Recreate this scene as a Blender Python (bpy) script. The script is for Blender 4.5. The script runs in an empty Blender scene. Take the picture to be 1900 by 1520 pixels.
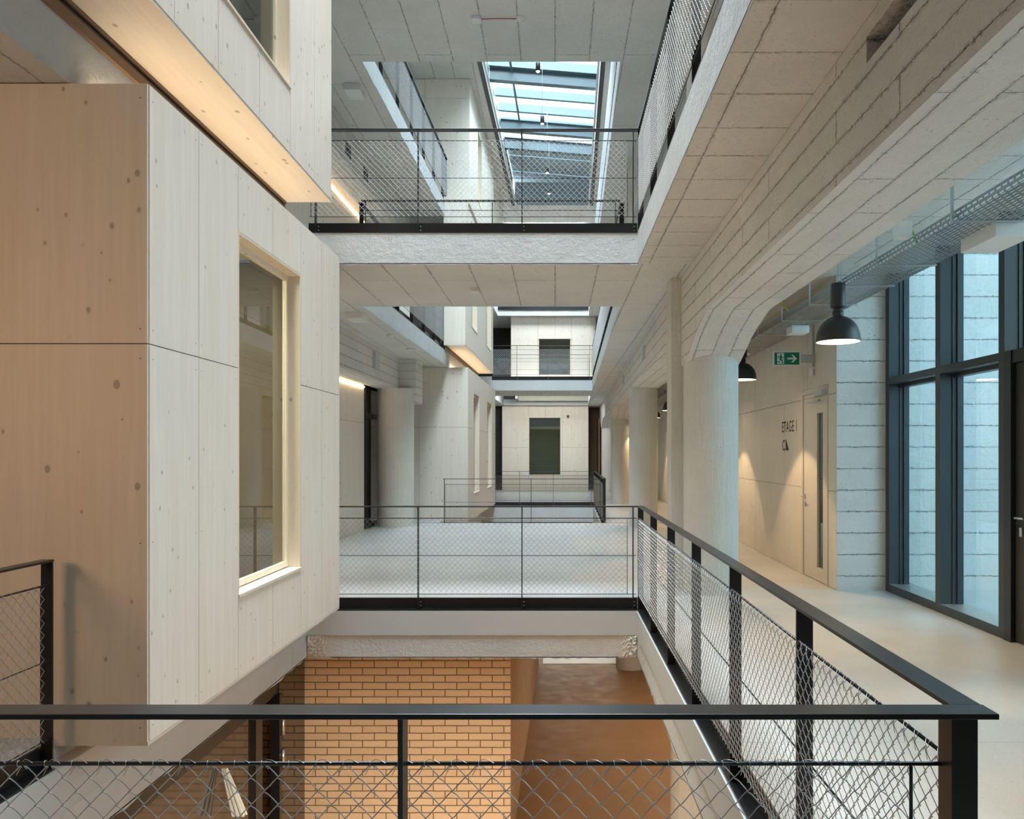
import bpy, math, random
from mathutils import Vector
random.seed(7)
S = bpy.context.scene
COL = S.collection
PI = math.pi

# ------------------------------------------------------------------ camera, world, exposure
cam_d = bpy.data.cameras.new('camera'); cam = bpy.data.objects.new('camera', cam_d); COL.objects.link(cam)
cam.location = (0, 0, 1.73); cam.rotation_euler = (PI/2, 0, 0)
cam_d.sensor_width = 36; cam_d.sensor_fit = 'HORIZONTAL'; cam_d.lens = 36*1480/1900
cam_d.shift_x = -80/1900; cam_d.shift_y = 82/1900
cam_d.clip_start = 0.05; cam_d.clip_end = 200
S.camera = cam
S.view_settings.view_transform = 'Standard'; S.view_settings.look = 'None'
S.view_settings.gamma = 1; S.view_settings.use_curve_mapping = False
S.view_settings.exposure = 0.9
W = bpy.data.worlds.new('sky'); S.world = W; W.use_nodes = True
W.node_tree.nodes['Background'].inputs[0].default_value = (0.74, 0.92, 1.0, 1)
W.node_tree.nodes['Background'].inputs[1].default_value = 1.5

def area(name, loc, size, power, color, rot=(0, 0, 0)):
    l = bpy.data.lights.new(name, 'AREA'); l.shape = 'RECTANGLE'; l.size, l.size_y = size
    l.energy = power; l.color = color
    o = bpy.data.objects.new(name, l); o.location = loc; o.rotation_euler = rot; COL.objects.link(o); return o
COOL = (0.85, 0.93, 1.0); WARM = (1.0, 0.66, 0.36); WARMISH = (1.0, 0.82, 0.62)
area('daylight_over_near_atrium', (-0.8, 7.4, 18.0), (5.0, 6.0), 3650, COOL)
area('daylight_over_far_atrium', (-0.3, 22.5, 14.6), (5.0, 20), 2600, COOL)
area('fill_at_far_end', (-0.4, 33.6, 11.3), (3.4, 1.6), 520, COOL, (.95, 0, 0))  # added fill under the closed roof, brightens the end walls
area('far_end_lower_fill', (-.4, 33.0, 4.47), (3.0, .8), 66, (.98, 1.0, .95), (1.0, 0, 0))  # added out of sight to lift the first-floor end wall, no fixture there
area('office_fill', (-4.4, 7.0, 3.85), (1.5, 1.5), 250, (1.0, .93, .8))  # invented light that brightens the room behind the large cabin window
area('office_fill_upper', (-2.7, 6.6, 8.1), (.3, 1.5), 5, (1.0, .93, .8))  # same added room light for the upper cabin
area('daylight_over_light_court', (6.6, 5.6, 9.5), (3.4, 6.4), 90, (0.62, 0.86, 1.0))
area('daylight_beside_light_court', (9.3, 5.6, 4.2), (5.5, 6.5), 188, (0.62, 0.86, 1.0), (0, PI/2, 0))
area('ground_floor_lamps', (-1.0, 6.2, -0.76), (2.0, 1.2), 150, (1.0, .86, .68))
area('ground_floor_lamps_far', (2.6, 14.0, -0.76), (1.5, 6), 45, (1.0, .84, .66))
area('ground_floor_lamps_end', (0.6, 27.0, -0.76), (3, 6), 130, (1.0, .86, .7))
area('warm_fill_behind_camera', (-4.9, -1.6, 3.0), (1.8, 1.0), 9, (1.0, .55, .25), (math.radians(82), 0, math.radians(-15))).data.spread = math.radians(70)  # unseen stand-in light that warms the front of the near cabin
area('fill_first_floor_left', (-3.4, 11.0, 3.9), (.6, 1.6), 14, (1.0, .8, .6))  # added warm fill for the left walkway, no fixture modelled

# ------------------------------------------------------------------ materials
def new_mat(name):
    m = bpy.data.materials.new(name); m.use_nodes = True
    nt = m.node_tree; b = nt.nodes['Principled BSDF']
    return m, nt, b
def N(nt, t, **kw):
    n = nt.nodes.new(t)
    for k, v in kw.items():
        if k.startswith('i_'): n.inputs[k[2:].replace('_', ' ')].default_value = v
        else: setattr(n, k, v)
    return n
def L(nt, a, b): nt.links.new(a, b)
def posn(nt): return nt.nodes.new('ShaderNodeNewGeometry').outputs['Position']
def mapping(nt, vec, scale=(1, 1, 1), rot=(0, 0, 0), loc=(0, 0, 0)):
    n = nt.nodes.new('ShaderNodeMapping'); L(nt, vec, n.inputs['Vector'])
    n.inputs['Scale'].default_value = scale; n.inputs['Rotation'].default_value = rot; n.inputs['Location'].default_value = loc
    return n.outputs['Vector']
def noise(nt, vec, scale, detail=4, rough=.55):
    n = nt.nodes.new('ShaderNodeTexNoise'); L(nt, vec, n.inputs['Vector'])
    n.inputs['Scale'].default_value = scale; n.inputs['Detail'].default_value = detail; n.inputs['Roughness'].default_value = rough
    return n.outputs['Fac']
def ramp(nt, fac, a, b, ca=(0, 0, 0, 1), cb=(1, 1, 1, 1)):
    n = nt.nodes.new('ShaderNodeValToRGB'); L(nt, fac, n.inputs['Fac'])
    n.color_ramp.elements[0].position = a; n.color_ramp.elements[1].position = b
    n.color_ramp.elements[0].color = ca; n.color_ramp.elements[1].color = cb
    return n.outputs['Color']
def mix(nt, fac, a, b, mode='MIX'):
    n = nt.nodes.new('ShaderNodeMix'); n.data_type = 'RGBA'; n.blend_type = mode
    for sock, v in ((n.inputs[0], fac), (n.inputs[6], a), (n.inputs[7], b)):
        if hasattr(v, 'is_linked'): L(nt, v, sock)
        elif isinstance(v, (int, float)): sock.default_value = v
        else: sock.default_value = (*v, 1) if len(v) == 3 else v
    return n.outputs[2]
def math_(nt, op, a, b=None):
    n = nt.nodes.new('ShaderNodeMath'); n.operation = op
    for i, v in enumerate((a, b)):
        if v is None: continue
        if hasattr(v, 'is_linked'): L(nt, v, n.inputs[i])
        else: n.inputs[i].default_value = v
    return n.outputs[0]
def bump(nt, b, h, strength, dist):
    n = nt.nodes.new('ShaderNodeBump'); L(nt, h, n.inputs['Height'])
    n.inputs['Strength'].default_value = strength; n.inputs['Distance'].default_value = dist
    L(nt, n.outputs['Normal'], b.inputs['Normal'])

def plain(name, col, rough=.5, metal=0, spec=None):
    m, nt, b = new_mat(name)
    b.inputs['Base Color'].default_value = (*col, 1); b.inputs['Roughness'].default_value = rough; b.inputs['Metallic'].default_value = metal
    if spec is not None: b.inputs['Specular IOR Level'].default_value = spec
    return m

def concrete(name, plane, bw, bh, col=(.76, .745, .69), crack=.6, off=(0, 0), shift=.37, msize=.006, rough=1.0, streak=False):
    """white painted board-marked concrete; plane: which world axes are (board length, board height)"""
    m, nt, b = new_mat(name)
    P = posn(nt)
    sep = nt.nodes.new('ShaderNodeSeparateXYZ'); L(nt, P, sep.inputs[0])
    comb = nt.nodes.new('ShaderNodeCombineXYZ')
    ax = {'x': 0, 'y': 1, 'z': 2}
    nz = noise(nt, P, 3.0, 3)
    wob = math_(nt, 'MULTIPLY', math_(nt, 'SUBTRACT', noise(nt, P, 14, 5, .8), .5), .028)
    L(nt, math_(nt, 'ADD', sep.outputs[ax[plane[0]]], off[0]), comb.inputs[0])
    L(nt, math_(nt, 'ADD', math_(nt, 'ADD', sep.outputs[ax[plane[1]]], wob), off[1]), comb.inputs[1])
    br = nt.nodes.new('ShaderNodeTexBrick'); L(nt, comb.outputs[0], br.inputs['Vector'])
    br.inputs['Scale'].default_value = 1; br.inputs['Brick Width'].default_value = bw; br.inputs['Row Height'].default_value = bh
    br.inputs['Mortar Size'].default_value = msize; br.inputs['Mortar Smooth'].default_value = .5
    br.offset = shift; br.inputs['Color1'].default_value = (1, 1, 1, 1); br.inputs['Color2'].default_value = (.90, .90, .90, 1)
    patch = ramp(nt, noise(nt, P, 24, 5, .9), .50, .57)
    patch = math_(nt, 'MULTIPLY', patch, ramp(nt, noise(nt, P, 1.7, 3), .40, .56, (.12, .12, .12, 1)))
    line = math_(nt, 'MULTIPLY', br.outputs['Fac'], patch)
    pits = ramp(nt, noise(nt, P, 50, 3, .6), .665, .72)
    pm = math_(nt, 'MULTIPLY', pits, ramp(nt, noise(nt, P, 2.2, 2), .5, .62))
    b2 = nt.nodes.new('ShaderNodeTexBrick'); L(nt, comb.outputs[0], b2.inputs['Vector'])
    b2.inputs['Scale'].default_value = 1; b2.inputs['Brick Width'].default_value = bw; b2.inputs['Row Height'].default_value = bh
    b2.inputs['Mortar Size'].default_value = .026; b2.inputs['Mortar Smooth'].default_value = 1.0; b2.offset = shift
    lp = math_(nt, 'MULTIPLY', math_(nt, 'MULTIPLY', b2.outputs['Fac'], ramp(nt, noise(nt, P, 30, 5, .8), .53, .60)), crack)
    big = noise(nt, P, 1.1, 5, .6)
    c = mix(nt, ramp(nt, big, .3, .72), tuple(x*.90 for x in col), tuple(min(1, x*1.04) for x in col))
    c = mix(nt, 1.0, c, mix(nt, .5, (1, 1, 1), br.outputs['Color']), 'MULTIPLY')
    c = mix(nt, math_(nt, 'MULTIPLY', line, crack), c, (.16, .145, .12))
    c = mix(nt, math_(nt, 'MULTIPLY', pm, .65), c, (.25, .23, .2))
    c = mix(nt, math_(nt, 'MULTIPLY', lp, .75), c, (.22, .2, .17))
    L(nt, c, b.inputs['Base Color']); b.inputs['Roughness'].default_value = .62
    h = math_(nt, 'ADD', math_(nt, 'MULTIPLY', noise(nt, P, 14, 6, .75), .6*rough), math_(nt, 'MULTIPLY', noise(nt, P, 2.5, 3), .6))
    if streak:
        st = noise(nt, mapping(nt, P, (1, 1, .05)), 16, 5, .75)
        h = math_(nt, 'ADD', h, math_(nt, 'MULTIPLY', st, 1.1))
    h = math_(nt, 'SUBTRACT', h, math_(nt, 'MULTIPLY', line, .8*crack))
    h = math_(nt, 'SUBTRACT', h, math_(nt, 'MULTIPLY', lp, .5))
    h = math_(nt, 'SUBTRACT', h, math_(nt, 'MULTIPLY', pm, .5))
    bump(nt, b, h, .85, .03)
    return m

def timber(name, grain='z', col=(.84, .77, .67)):
    m, nt, b = new_mat(name)
    P = posn(nt)
    sc = {'z': (1, 1, .045), 'y': (1, .045, 1), 'x': (.045, 1, 1)}[grain]
    g = noise(nt, mapping(nt, P, sc), 22, 5, .6)
    g2 = noise(nt, mapping(nt, P, tuple(s*.35 if s == 1 else s for s in sc)), 14, 2)
    c = mix(nt, ramp(nt, g, .35, .68), tuple(x*.955 for x in col), tuple(min(1, x*1.03) for x in col))
    c = mix(nt, math_(nt, 'MULTIPLY', ramp(nt, g2, .52, .6), .35), c, tuple(x*f for x, f in zip(col, (.96, .93, .88))))
    kn = {'z': (1, 1, .7), 'y': (1, .62, 1), 'x': (.62, 1, 1)}[grain]
    v = nt.nodes.new('ShaderNodeTexVoronoi'); L(nt, mapping(nt, P, kn), v.inputs['Vector']); v.inputs['Scale'].default_value = 7.5
    d = math_(nt, 'ADD', v.outputs['Distance'], math_(nt, 'MULTIPLY', noise(nt, P, 40, 2), .03))
    sepc = nt.nodes.new('ShaderNodeSeparateColor'); L(nt, v.outputs['Color'], sepc.inputs[0])
    r = math_(nt, 'MULTIPLY', sepc.outputs[0], .15)
    k = ramp(nt, math_(nt, 'SUBTRACT', math_(nt, 'ADD', d, .1), r), .1, .135, (1, 1, 1, 1), (0, 0, 0, 1))
    c = mix(nt, math_(nt, 'MULTIPLY', k, .62), c, (.27, .22, .19))
    halo = ramp(nt, math_(nt, 'SUBTRACT', math_(nt, 'ADD', d, .1), r), .1, .21, (1, 1, 1, 1), (0, 0, 0, 1))
    c = mix(nt, math_(nt, 'MULTIPLY', halo, .12), c, (.45, .36, .28))
    L(nt, c, b.inputs['Base Color']); b.inputs['Roughness'].default_value = .5
    b.inputs['Specular IOR Level'].default_value = .3
    bump(nt, b, g, .06, .004)
    return m

def floor_mat(name, col, dark, light, rough=.33, spec=.5):
    m, nt, b = new_mat(name)
    P = posn(nt)
    big = noise(nt, P, .9, 5, .6)
    sp = noise(nt, P, 70, 3, .7)
    sp2 = noise(nt, P, 28, 4, .7)
    c = mix(nt, ramp(nt, big, .3, .7), tuple(x*.9 for x in col), tuple(x*1.05 for x in col))
    c = mix(nt, math_(nt, 'MULTIPLY', ramp(nt, sp, .60, .68), .55), c, dark)
    c = mix(nt, math_(nt, 'MULTIPLY', ramp(nt, sp2, .60, .70), .5), c, light)
    sep = nt.nodes.new('ShaderNodeSeparateXYZ'); L(nt, P, sep.inputs[0])
    j = math_(nt, 'COMPARE', sep.outputs[1], 4.78); j.node.inputs[2].default_value = .006
    c = mix(nt, math_(nt, 'MULTIPLY', j, .35), c, (.3, .24, .16))
    L(nt, c, b.inputs['Base Color'])
    L(nt, ramp(nt, noise(nt, P, 4, 4), .2, .8, (rough*.8,)*3+(1,), (rough*1.25,)*3+(1,)), b.inputs['Roughness'])
    b.inputs['Specular IOR Level'].default_value = spec
    return m

def brick_mat(name, plane, off=(0, 0)):
    m, nt, b = new_mat(name)
    P = posn(nt)
    sep = nt.nodes.new('ShaderNodeSeparateXYZ'); L(nt, P, sep.inputs[0]); comb = nt.nodes.new('ShaderNodeCombineXYZ')
    ax = {'x': 0, 'y': 1, 'z': 2}
    nz = math_(nt, 'MULTIPLY', math_(nt, 'SUBTRACT', noise(nt, P, 9, 3), .5), .010)
    L(nt, math_(nt, 'ADD', math_(nt, 'ADD', sep.outputs[ax[plane[0]]], off[0]), nz), comb.inputs[0])
    L(nt, math_(nt, 'ADD', math_(nt, 'ADD', sep.outputs[ax[plane[1]]], off[1]), nz), comb.inputs[1])
    br = nt.nodes.new('ShaderNodeTexBrick'); L(nt, comb.outputs[0], br.inputs['Vector'])
    br.inputs['Scale'].default_value = 1; br.inputs['Brick Width'].default_value = .291; br.inputs['Row Height'].default_value = .0895
    br.inputs['Mortar Size'].default_value = .007; br.inputs['Mortar Smooth'].default_value = .25; br.offset = .5
    br.inputs['Color1'].default_value = (.74, .55, .36, 1); br.inputs['Color2'].default_value = (.64, .45, .28, 1)
    br.inputs['Mortar'].default_value = (.17, .13, .09, 1)
    c = mix(nt, .35, br.outputs['Color'], mix(nt, noise(nt, P, 25, 4), (.74, .54, .35), (.52, .35, .21)))
    c = mix(nt, br.outputs['Fac'], c, (.17, .13, .09))
    L(nt, c, b.inputs['Base Color']); b.inputs['Roughness'].default_value = .75
    h = math_(nt, 'SUBTRACT', math_(nt, 'MULTIPLY', noise(nt, P, 60, 3), .25), br.outputs['Fac'])
    bump(nt, b, h, .8, .008)
    return m

def glass_mat(name, tint=(.84, .905, .93), ior=1.6):
    m = bpy.data.materials.new(name); m.use_nodes = True; nt = m.node_tree
    nt.nodes.remove(nt.nodes['Principled BSDF'])
    t = nt.nodes.new('ShaderNodeBsdfTransparent'); t.inputs[0].default_value = (*tint, 1)
    g = nt.nodes.new('ShaderNodeBsdfGlossy'); g.inputs['Roughness'].default_value = .0; g.inputs[0].default_value = (.95, .98, .97, 1)
    f = nt.nodes.new('ShaderNodeFresnel'); f.inputs[0].default_value = ior
    mx = nt.nodes.new('ShaderNodeMixShader'); gm = nt.nodes.new('ShaderNodeNewGeometry')
    L(nt, math_(nt, 'MULTIPLY', f.outputs[0], math_(nt, 'SUBTRACT', 1.0, gm.outputs['Backfacing'])), mx.inputs[0]); L(nt, t.outputs[0], mx.inputs[1]); L(nt, g.outputs[0], mx.inputs[2])
    L(nt, mx.outputs[0], nt.nodes['Material Output'].inputs[0])
    return m
def emit(name, col, s):
    m = bpy.data.materials.new(name); m.use_nodes = True; nt = m.node_tree
    nt.nodes.remove(nt.nodes['Principled BSDF'])
    e = nt.nodes.new('ShaderNodeEmission'); e.inputs[0].default_value = (*col, 1); e.inputs[1].default_value = s
    L(nt, e.outputs[0], nt.nodes['Material Output'].inputs[0]); return m

M_ceil = concrete('concrete_ceiling', 'yx', 2.6, .52, crack=.6, msize=.004)
M_ceilr = concrete('concrete_ceiling_cross_boarded', 'yx', .52, .61, crack=.55, shift=0, off=(-4.49+.52*20, .1), msize=.005)
M_side_x = concrete('concrete_boarded_along', 'yz', 2.3, .185, crack=.6, msize=.0045)
M_soffit = concrete('concrete_beam_soffit', 'yx', 1.7, .215, off=(0, .03), crack=.52, msize=.0045)
M_front = concrete('concrete_boarded_across', 'xz', 60, .272, col=(.74, .73, .69), crack=.6, off=(25, .09), shift=0, msize=.006)
M_wall = concrete('concrete_smooth_wall', 'yz', 3.1, 1.25, col=(.79, .72, .61), crack=.25)
M_edge = concrete('concrete_slab_edge', 'yz', 9, 3, col=(.60, .63, .635), crack=.15)
M_rough = concrete('concrete_broken', 'xz', 3, 3, col=(.62, .61, .57), crack=.1)
M_col = concrete('concrete_column', 'zx', 60, 8, off=(25, 3), crack=.3, streak=True)
M_floor = floor_mat('polished_terrazzo_floor', (.54, .54, .53), (.25, .24, .22), (.75, .75, .72))
M_gfloor = floor_mat('brown_ground_floor', (.33, .185, .08), (.17, .10, .05), (.42, .27, .13), rough=.5, spec=.25)
M_wz = timber('timber_upright', 'z'); M_wy = timber('timber_lengthwise', 'y')
M_reveal = timber('timber_reveal', 'z', (.84, .73, .58))
M_brick_f = brick_mat('tan_brick_front', 'xz', (.05, .02)); M_brick_s = brick_mat('tan_brick_side', 'yz', (0, .02))
M_black = plain('black_painted_steel', (.012, .012, .013), .32)
M_seam = plain('dark_seam', (.10, .075, .05), .9)
M_dark = plain('dark_painted_metal', (.022, .020, .018), .45)
M_teal = plain('dark_window_metal', (.030, .040, .046), .38)
M_galv = plain('galvanised_wire', (.40, .40, .395), .34, .75)
M_galv_lit = plain('skylit_galvanised_wire', (.78, .79, .80), .45, .3)  # same wire made paler, skylight glint painted into its colour
M_tray = None
M_zinc = plain('galvanised_sheet', (.50, .54, .54), .38, .8)
M_greypanel = plain('grey_fascia_panel', (.50, .545, .55), .42)
M_white = plain('white_plastic', (.78, .78, .75), .45)
M_bolt = plain('steel_bolt', (.65, .65, .62), .3, .9)
M_door = plain('cream_painted_door', (.62, .57, .49), .42)
M_lamp = plain('dark_lamp_metal', (.030, .033, .034), .38, .3)
M_lampin = plain('white_lamp_lining', (.9, .85, .75), .5)
M_glass = glass_mat('clear_glass')
M_glassd = glass_mat('office_glass', (.69, .71, .655), 2.1)
M_room = plain('office_interior', (.48, .49, .42), .8)
M_bglass = plain('tinted_glass_facade', (.020, .014, .010), .06, 0, 1.0)
M_glow = emit('lamp_glow', (1.0, .80, .52), 9)
M_led = emit('led_glow', (1.0, .73, .48), 10)
M_ledw = emit('led_wall_glow', (1.0, .74, .46), 10)
M_steelblue = plain('blue_grey_steel', (.11, .15, .165), .5, 0)
M_bluepanel = plain('blue_grey_roof_panel', (.36, .47, .52), .5)
M_green = plain('exit_green', (.0, .17, .085), .45)
M_signw = plain('sign_white', (.80, .84, .80), .5)
M_letter = plain('dark_lettering', (.03, .028, .025), .6)
M_red = plain('red_wire', (.5, .05, .03), .5); M_cable = plain('green_cable', (.30, .50, .10), .5)
M_yel = plain('yellow_cable', (.45, .38, .06), .5)
M_brownp = plain('brown_panel', (.20, .12, .065), .6)
M_strip = plain('grey_strip_bundle', (.45, .47, .45), .4)

# perforated cable tray: rows of slots drilled by a procedural mask
def tray_mat():
    m, nt, b = new_mat('perforated_tray')
    P = posn(nt)
    sep = nt.nodes.new('ShaderNodeSeparateXYZ'); L(nt, P, sep.inputs[0]); comb = nt.nodes.new('ShaderNodeCombineXYZ')
    L(nt, sep.outputs[1], comb.inputs[0])
    L(nt, math_(nt, 'ADD', sep.outputs[0], sep.outputs[2]), comb.inputs[1])
    br = nt.nodes.new('ShaderNodeTexBrick'); L(nt, comb.outputs[0], br.inputs['Vector'])
    br.inputs['Scale'].default_value = 1; br.inputs['Brick Width'].default_value = .072; br.inputs['Row Height'].default_value = .036
    br.inputs['Mortar Size'].default_value = .0095; br.inputs['Mortar Smooth'].default_value = 0; br.offset = .5
    b.inputs['Base Color'].default_value = (.36, .39, .39, 1); b.inputs['Metallic'].default_value = .75; b.inputs['Roughness'].default_value = .38
    t = nt.nodes.new('ShaderNodeBsdfTransparent'); mx = nt.nodes.new('ShaderNodeMixShader')
    L(nt, br.outputs['Fac'], mx.inputs[0]); L(nt, t.outputs[0], mx.inputs[1]); L(nt, b.outputs[0], mx.inputs[2])
    L(nt, mx.outputs[0], nt.nodes['Material Output'].inputs[0])
    return m
M_tray = tray_mat()

# ------------------------------------------------------------------ mesh helpers
BK = .0205
def bend(p):
    x, y, z = p
    return (x + BK*max(0.0, y-12.25), y, z)

class MB:
    def __init__(s): s.v = []; s.f = []; s.mi = []; s.sm = []
    def add(s, vs, fs, mi=0, smooth=False):
        o = len(s.v); s.v += [tuple(p) for p in vs]
        for f in fs: s.f.append(tuple(i+o for i in f)); s.mi.append(mi); s.sm.append(smooth)
    def box(s, a, b, mi=0, mats=None):
        x0, y0, z0 = (min(a[i], b[i]) for i in range(3)); x1, y1, z1 = (max(a[i], b[i]) for i in range(3))
        vs = [(x0,y0,z0),(x1,y0,z0),(x1,y1,z0),(x0,y1,z0),(x0,y0,z1),(x1,y0,z1),(x1,y1,z1),(x0,y1,z1)]
        fs = [(0,3,2,1),(4,5,6,7),(0,1,5,4),(1,2,6,5),(2,3,7,6),(3,0,4,7)]   # bottom top front right back left
        if mats is None: s.add(vs, fs, mi)
        else:
            for f, m in zip(fs, mats): s.add(vs, [f], m)
    def boxseg(s, a, b, n, mi=0, mats=None):
        """box split along y so that it can follow the bend"""
        for i in range(n):
            t0, t1 = i/n, (i+1)/n
            s.box((a[0], a[1]+(b[1]-a[1])*t0, a[2]), (b[0], a[1]+(b[1]-a[1])*t1, b[2]), mi, mats)
    def tube(s, pts, r, n=6, mi=0, caps=True):
        pts = [Vector(p) for p in pts]; rings = []
        up = None
        for i, p in enumerate(pts):
            d = (pts[min(i+1, len(pts)-1)]-pts[max(i-1, 0)]).normalized()
            if up is None:
                up = Vector((0, 0, 1)) if abs(d.z) < .9 else Vector((1, 0, 0))
            sd = d.cross(up)
            if sd.length < 1e-4: sd = d.cross(Vector((0, 1, 0)))
            sd.normalize(); up = sd.cross(d).normalized()
            rings.append([p + sd*(r*math.cos(2*PI*k/n)) + up*(r*math.sin(2*PI*k/n)) for k in range(n)])
        vs = [q for ring in rings for q in ring]; fs = []
        for i in range(len(rings)-1):
            for k in range(n):
                fs.append((i*n+k, i*n+(k+1) % n, (i+1)*n+(k+1) % n, (i+1)*n+k))
        s.add(vs, fs, mi, True)
        if caps:
            o = len(s.v)-len(vs)
            s.f.append(tuple(o+k for k in reversed(range(n)))); s.mi.append(mi); s.sm.append(False)
            s.f.append(tuple(o+len(vs)-n+k for k in range(n))); s.mi.append(mi); s.sm.append(False)
    def lathe(s, prof, c, n=40, mi=0, smooth=True):
        vs = []; fs = []
        for r, z in prof:
            for k in range(n): vs.append((c[0]+r*math.cos(2*PI*k/n), c[1]+r*math.sin(2*PI*k/n), c[2]+z))
        for i in range(len(prof)-1):
            for k in range(n): fs.append((i*n+k, i*n+(k+1) % n, (i+1)*n+(k+1) % n, (i+1)*n+k))
        s.add(vs, fs, mi, smooth)
    def disc(s, c, r, n=32, mi=0):
        s.add([(c[0]+r*math.cos(2*PI*k/n), c[1]+r*math.sin(2*PI*k/n), c[2]) for k in range(n)], [tuple(range(n))], mi)
    def prism(s, poly, axis, a, b, mi=0, mats=None):
        """poly: list of 2D points in the plane normal to axis"""
        def P(p, t): return {'x': (t, p[0], p[1]), 'y': (p[0], t, p[1]), 'z': (p[0], p[1], t)}[axis]
        n = len(poly); vs = [P(p, a) for p in poly]+[P(p, b) for p in poly]
        s.add(vs, [tuple(reversed(range(n)))], mi); o = len(s.v)-2*n
        s.f.append(tuple(o+n+i for i in range(n))); s.mi.append(mi); s.sm.append(False)
        for i in range(n):
            s.f.append((o+i, o+(i+1) % n, o+n+(i+1) % n, o+n+i)); s.mi.append(mi if mats is None else mats[i]); s.sm.append(False)
    def build(s, name, mats, parent=None, bent=False, origin=None, bevel=0):
        if not isinstance(mats, (list, tuple)): mats = [mats]
        vs = [bend(p) for p in s.v] if bent else s.v
        if parent is not None: og = Vector(parent.get('_o', (0, 0, 0)))
        elif origin is not None: og = Vector(origin)
        else:
            xs = [p[0] for p in vs]; ys = [p[1] for p in vs]; zs = [p[2] for p in vs]
            og = Vector(((min(xs)+max(xs))/2, (min(ys)+max(ys))/2, min(zs)))
        me = bpy.data.meshes.new(name)
        me.from_pydata([(p[0]-og.x, p[1]-og.y, p[2]-og.z) for p in vs], [], s.f)
        for m in mats: me.materials.append(m)
        me.polygons.foreach_set('material_index', s.mi); me.polygons.foreach_set('use_smooth', s.sm)
        me.update()
        o = bpy.data.objects.new(name, me); COL.objects.link(o)
        if parent is not None: o.parent = parent
        else: o.location = og
        if bevel:
            md = o.modifiers.new('bevel', 'BEVEL'); md.width = bevel; md.segments = 2; md.limit_method = 'ANGLE'
        return o

def tag(o, label=None, cat=None, group=None, kind=None):
    if label: o['label'] = label
    if cat: o['category'] = cat
    if group: o['group'] = group
    if kind: o['kind'] = kind
    return o
ORIG = {}
class Thing:
    """an Empty at a thing's base; .e is the object, parts are built relative to it"""
    pass
def thing(name, loc, label, cat, group=None, kind=None):
    o = bpy.data.objects.new(name, None); COL.objects.link(o); o.location = loc; o.empty_display_size = .1
    tag(o, label, cat, group, kind); ORIG[o.name] = Vector(loc)
    return o
def part(mb, name, mats, parent, bent=False, bevel=0, label=None):
    root = parent; og = Vector((0, 0, 0))
    while root.parent is not None: root = root.parent
    og = ORIG.get(root.name, root.location)
    o = mb.build(name, mats, None, bent, origin=og, bevel=bevel)
    o.parent = parent
    o.location = (0, 0, 0)
    if label: o['label'] = label
    return o
def struct(mb, name, mats, bent=False, bevel=0):
    o = mb.build(name, mats, None, bent, bevel=bevel); o['kind'] = 'structure'; return o
def copy_tree(o, parent=None):
    c = o.copy(); COL.objects.link(c)
    if parent is not None: c.parent = parent
    for ch in list(o.children): copy_tree(ch, c)
    return c

# ------------------------------------------------------------------ levels
F2, F3 = 4.50, 8.27
C1, C2, C3 = 3.99, 7.75, 11.51
XL, XR = -2.96, .98        # edges of the atrium void

# ------------------------------------------------------------------ floor slabs (mats: 0 soffit, 1 floor, 2 edge)
SL = [M_ceil, M_floor, M_edge, M_ceilr]
FM = (0, 1, 2, 2, 2, 2)
def rag(mb, y0, y1, x, z, side, n, mi=2, amp=.018):
    """ragged broken lower arris of a concrete edge running along y"""
    zs = [z - abs(random.gauss(0, amp))*(1 if random.random() < .6 else .2) for _ in range(n+1)]
    for i in range(n):
        a = y0+(y1-y0)*i/n; b = y0+(y1-y0)*(i+1)/n
        vs = [(x, a, z+.01), (x, b, z+.01), (x, b, zs[i+1]), (x, a, zs[i]), (x+side*.03, a, z+.01), (x+side*.03, b, z+.01)]
        mb.add(vs, [(0, 1, 2, 3), (3, 2, 5, 4)], mi)
def rag_x(mb, x0, x1, y, z, n, mi=2, amp=.008):
    zs = [z - abs(random.gauss(0, amp)) for _ in range(n+1)]
    for i in range(n):
        a = x0+(x1-x0)*i/n; b = x0+(x1-x0)*(i+1)/n
        mb.add([(a, y, z+.01), (b, y, z+.01), (b, y, zs[i+1]), (a, y, zs[i]), (a, y+.03, z+.01), (b, y+.03, z+.01)],
               [(0, 1, 2, 3), (3, 2, 5, 4)], mi)


def slab(mb, x0, x1, y0, y1, zb, zt, nt=.14, ins=(0, 0, 0, 0), n=1, FM=(0, 1, 2, 2, 2, 2)):
    """concrete slab piece; its top is notched back on the sides given in ins (left, right, near, far)"""
    e = .092
    mb.boxseg((x0, y0, zb), (x1, y1, zt-nt), n, 0, FM)
    mb.boxseg((x0+e*ins[0], y0+e*ins[2], zt-nt), (x1-e*ins[1], y1-e*ins[3], zt), n, 0, FM)
mb = MB()
e = .092
slab(mb, -8, 4.4, -5, 1.99, -.7, 0, ins=(0, 0, 0, 1))
slab(mb, XR, 4.4, 1.99, 9.5, -.7, 0, ins=(1, 0, 0, 0)); slab(mb, -8, XL, 1.99, 9.5, -.7, 0, ins=(0, 1, 0, 0))
slab(mb, -8, 4.4, 9.5, 12.25, -.7, 0, ins=(0, 0, 1, 0)); slab(mb, -8, 4.4, 12.25, 20.0, -.7, 0, ins=(0, 0, 0, 1), n=4)
slab(mb, 1.02, 4.4, 20.0, 28.4, -.7, 0, ins=(1, 0, 0, 0), n=4); slab(mb, -8, -2.96, 20.0, 28.4, -.7, 0, ins=(0, 1, 0, 0), n=4)
slab(mb, -8, 4.4, 28.4, 45, -.7, 0, ins=(0, 0, 1, 0), n=4)
mb.box((XR, 1.99-e, -.14), (4.4, 1.99, 0), 0, FM); mb.box((-8, 1.99-e, -.14), (XL-e, 1.99, 0), 0, FM)
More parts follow.
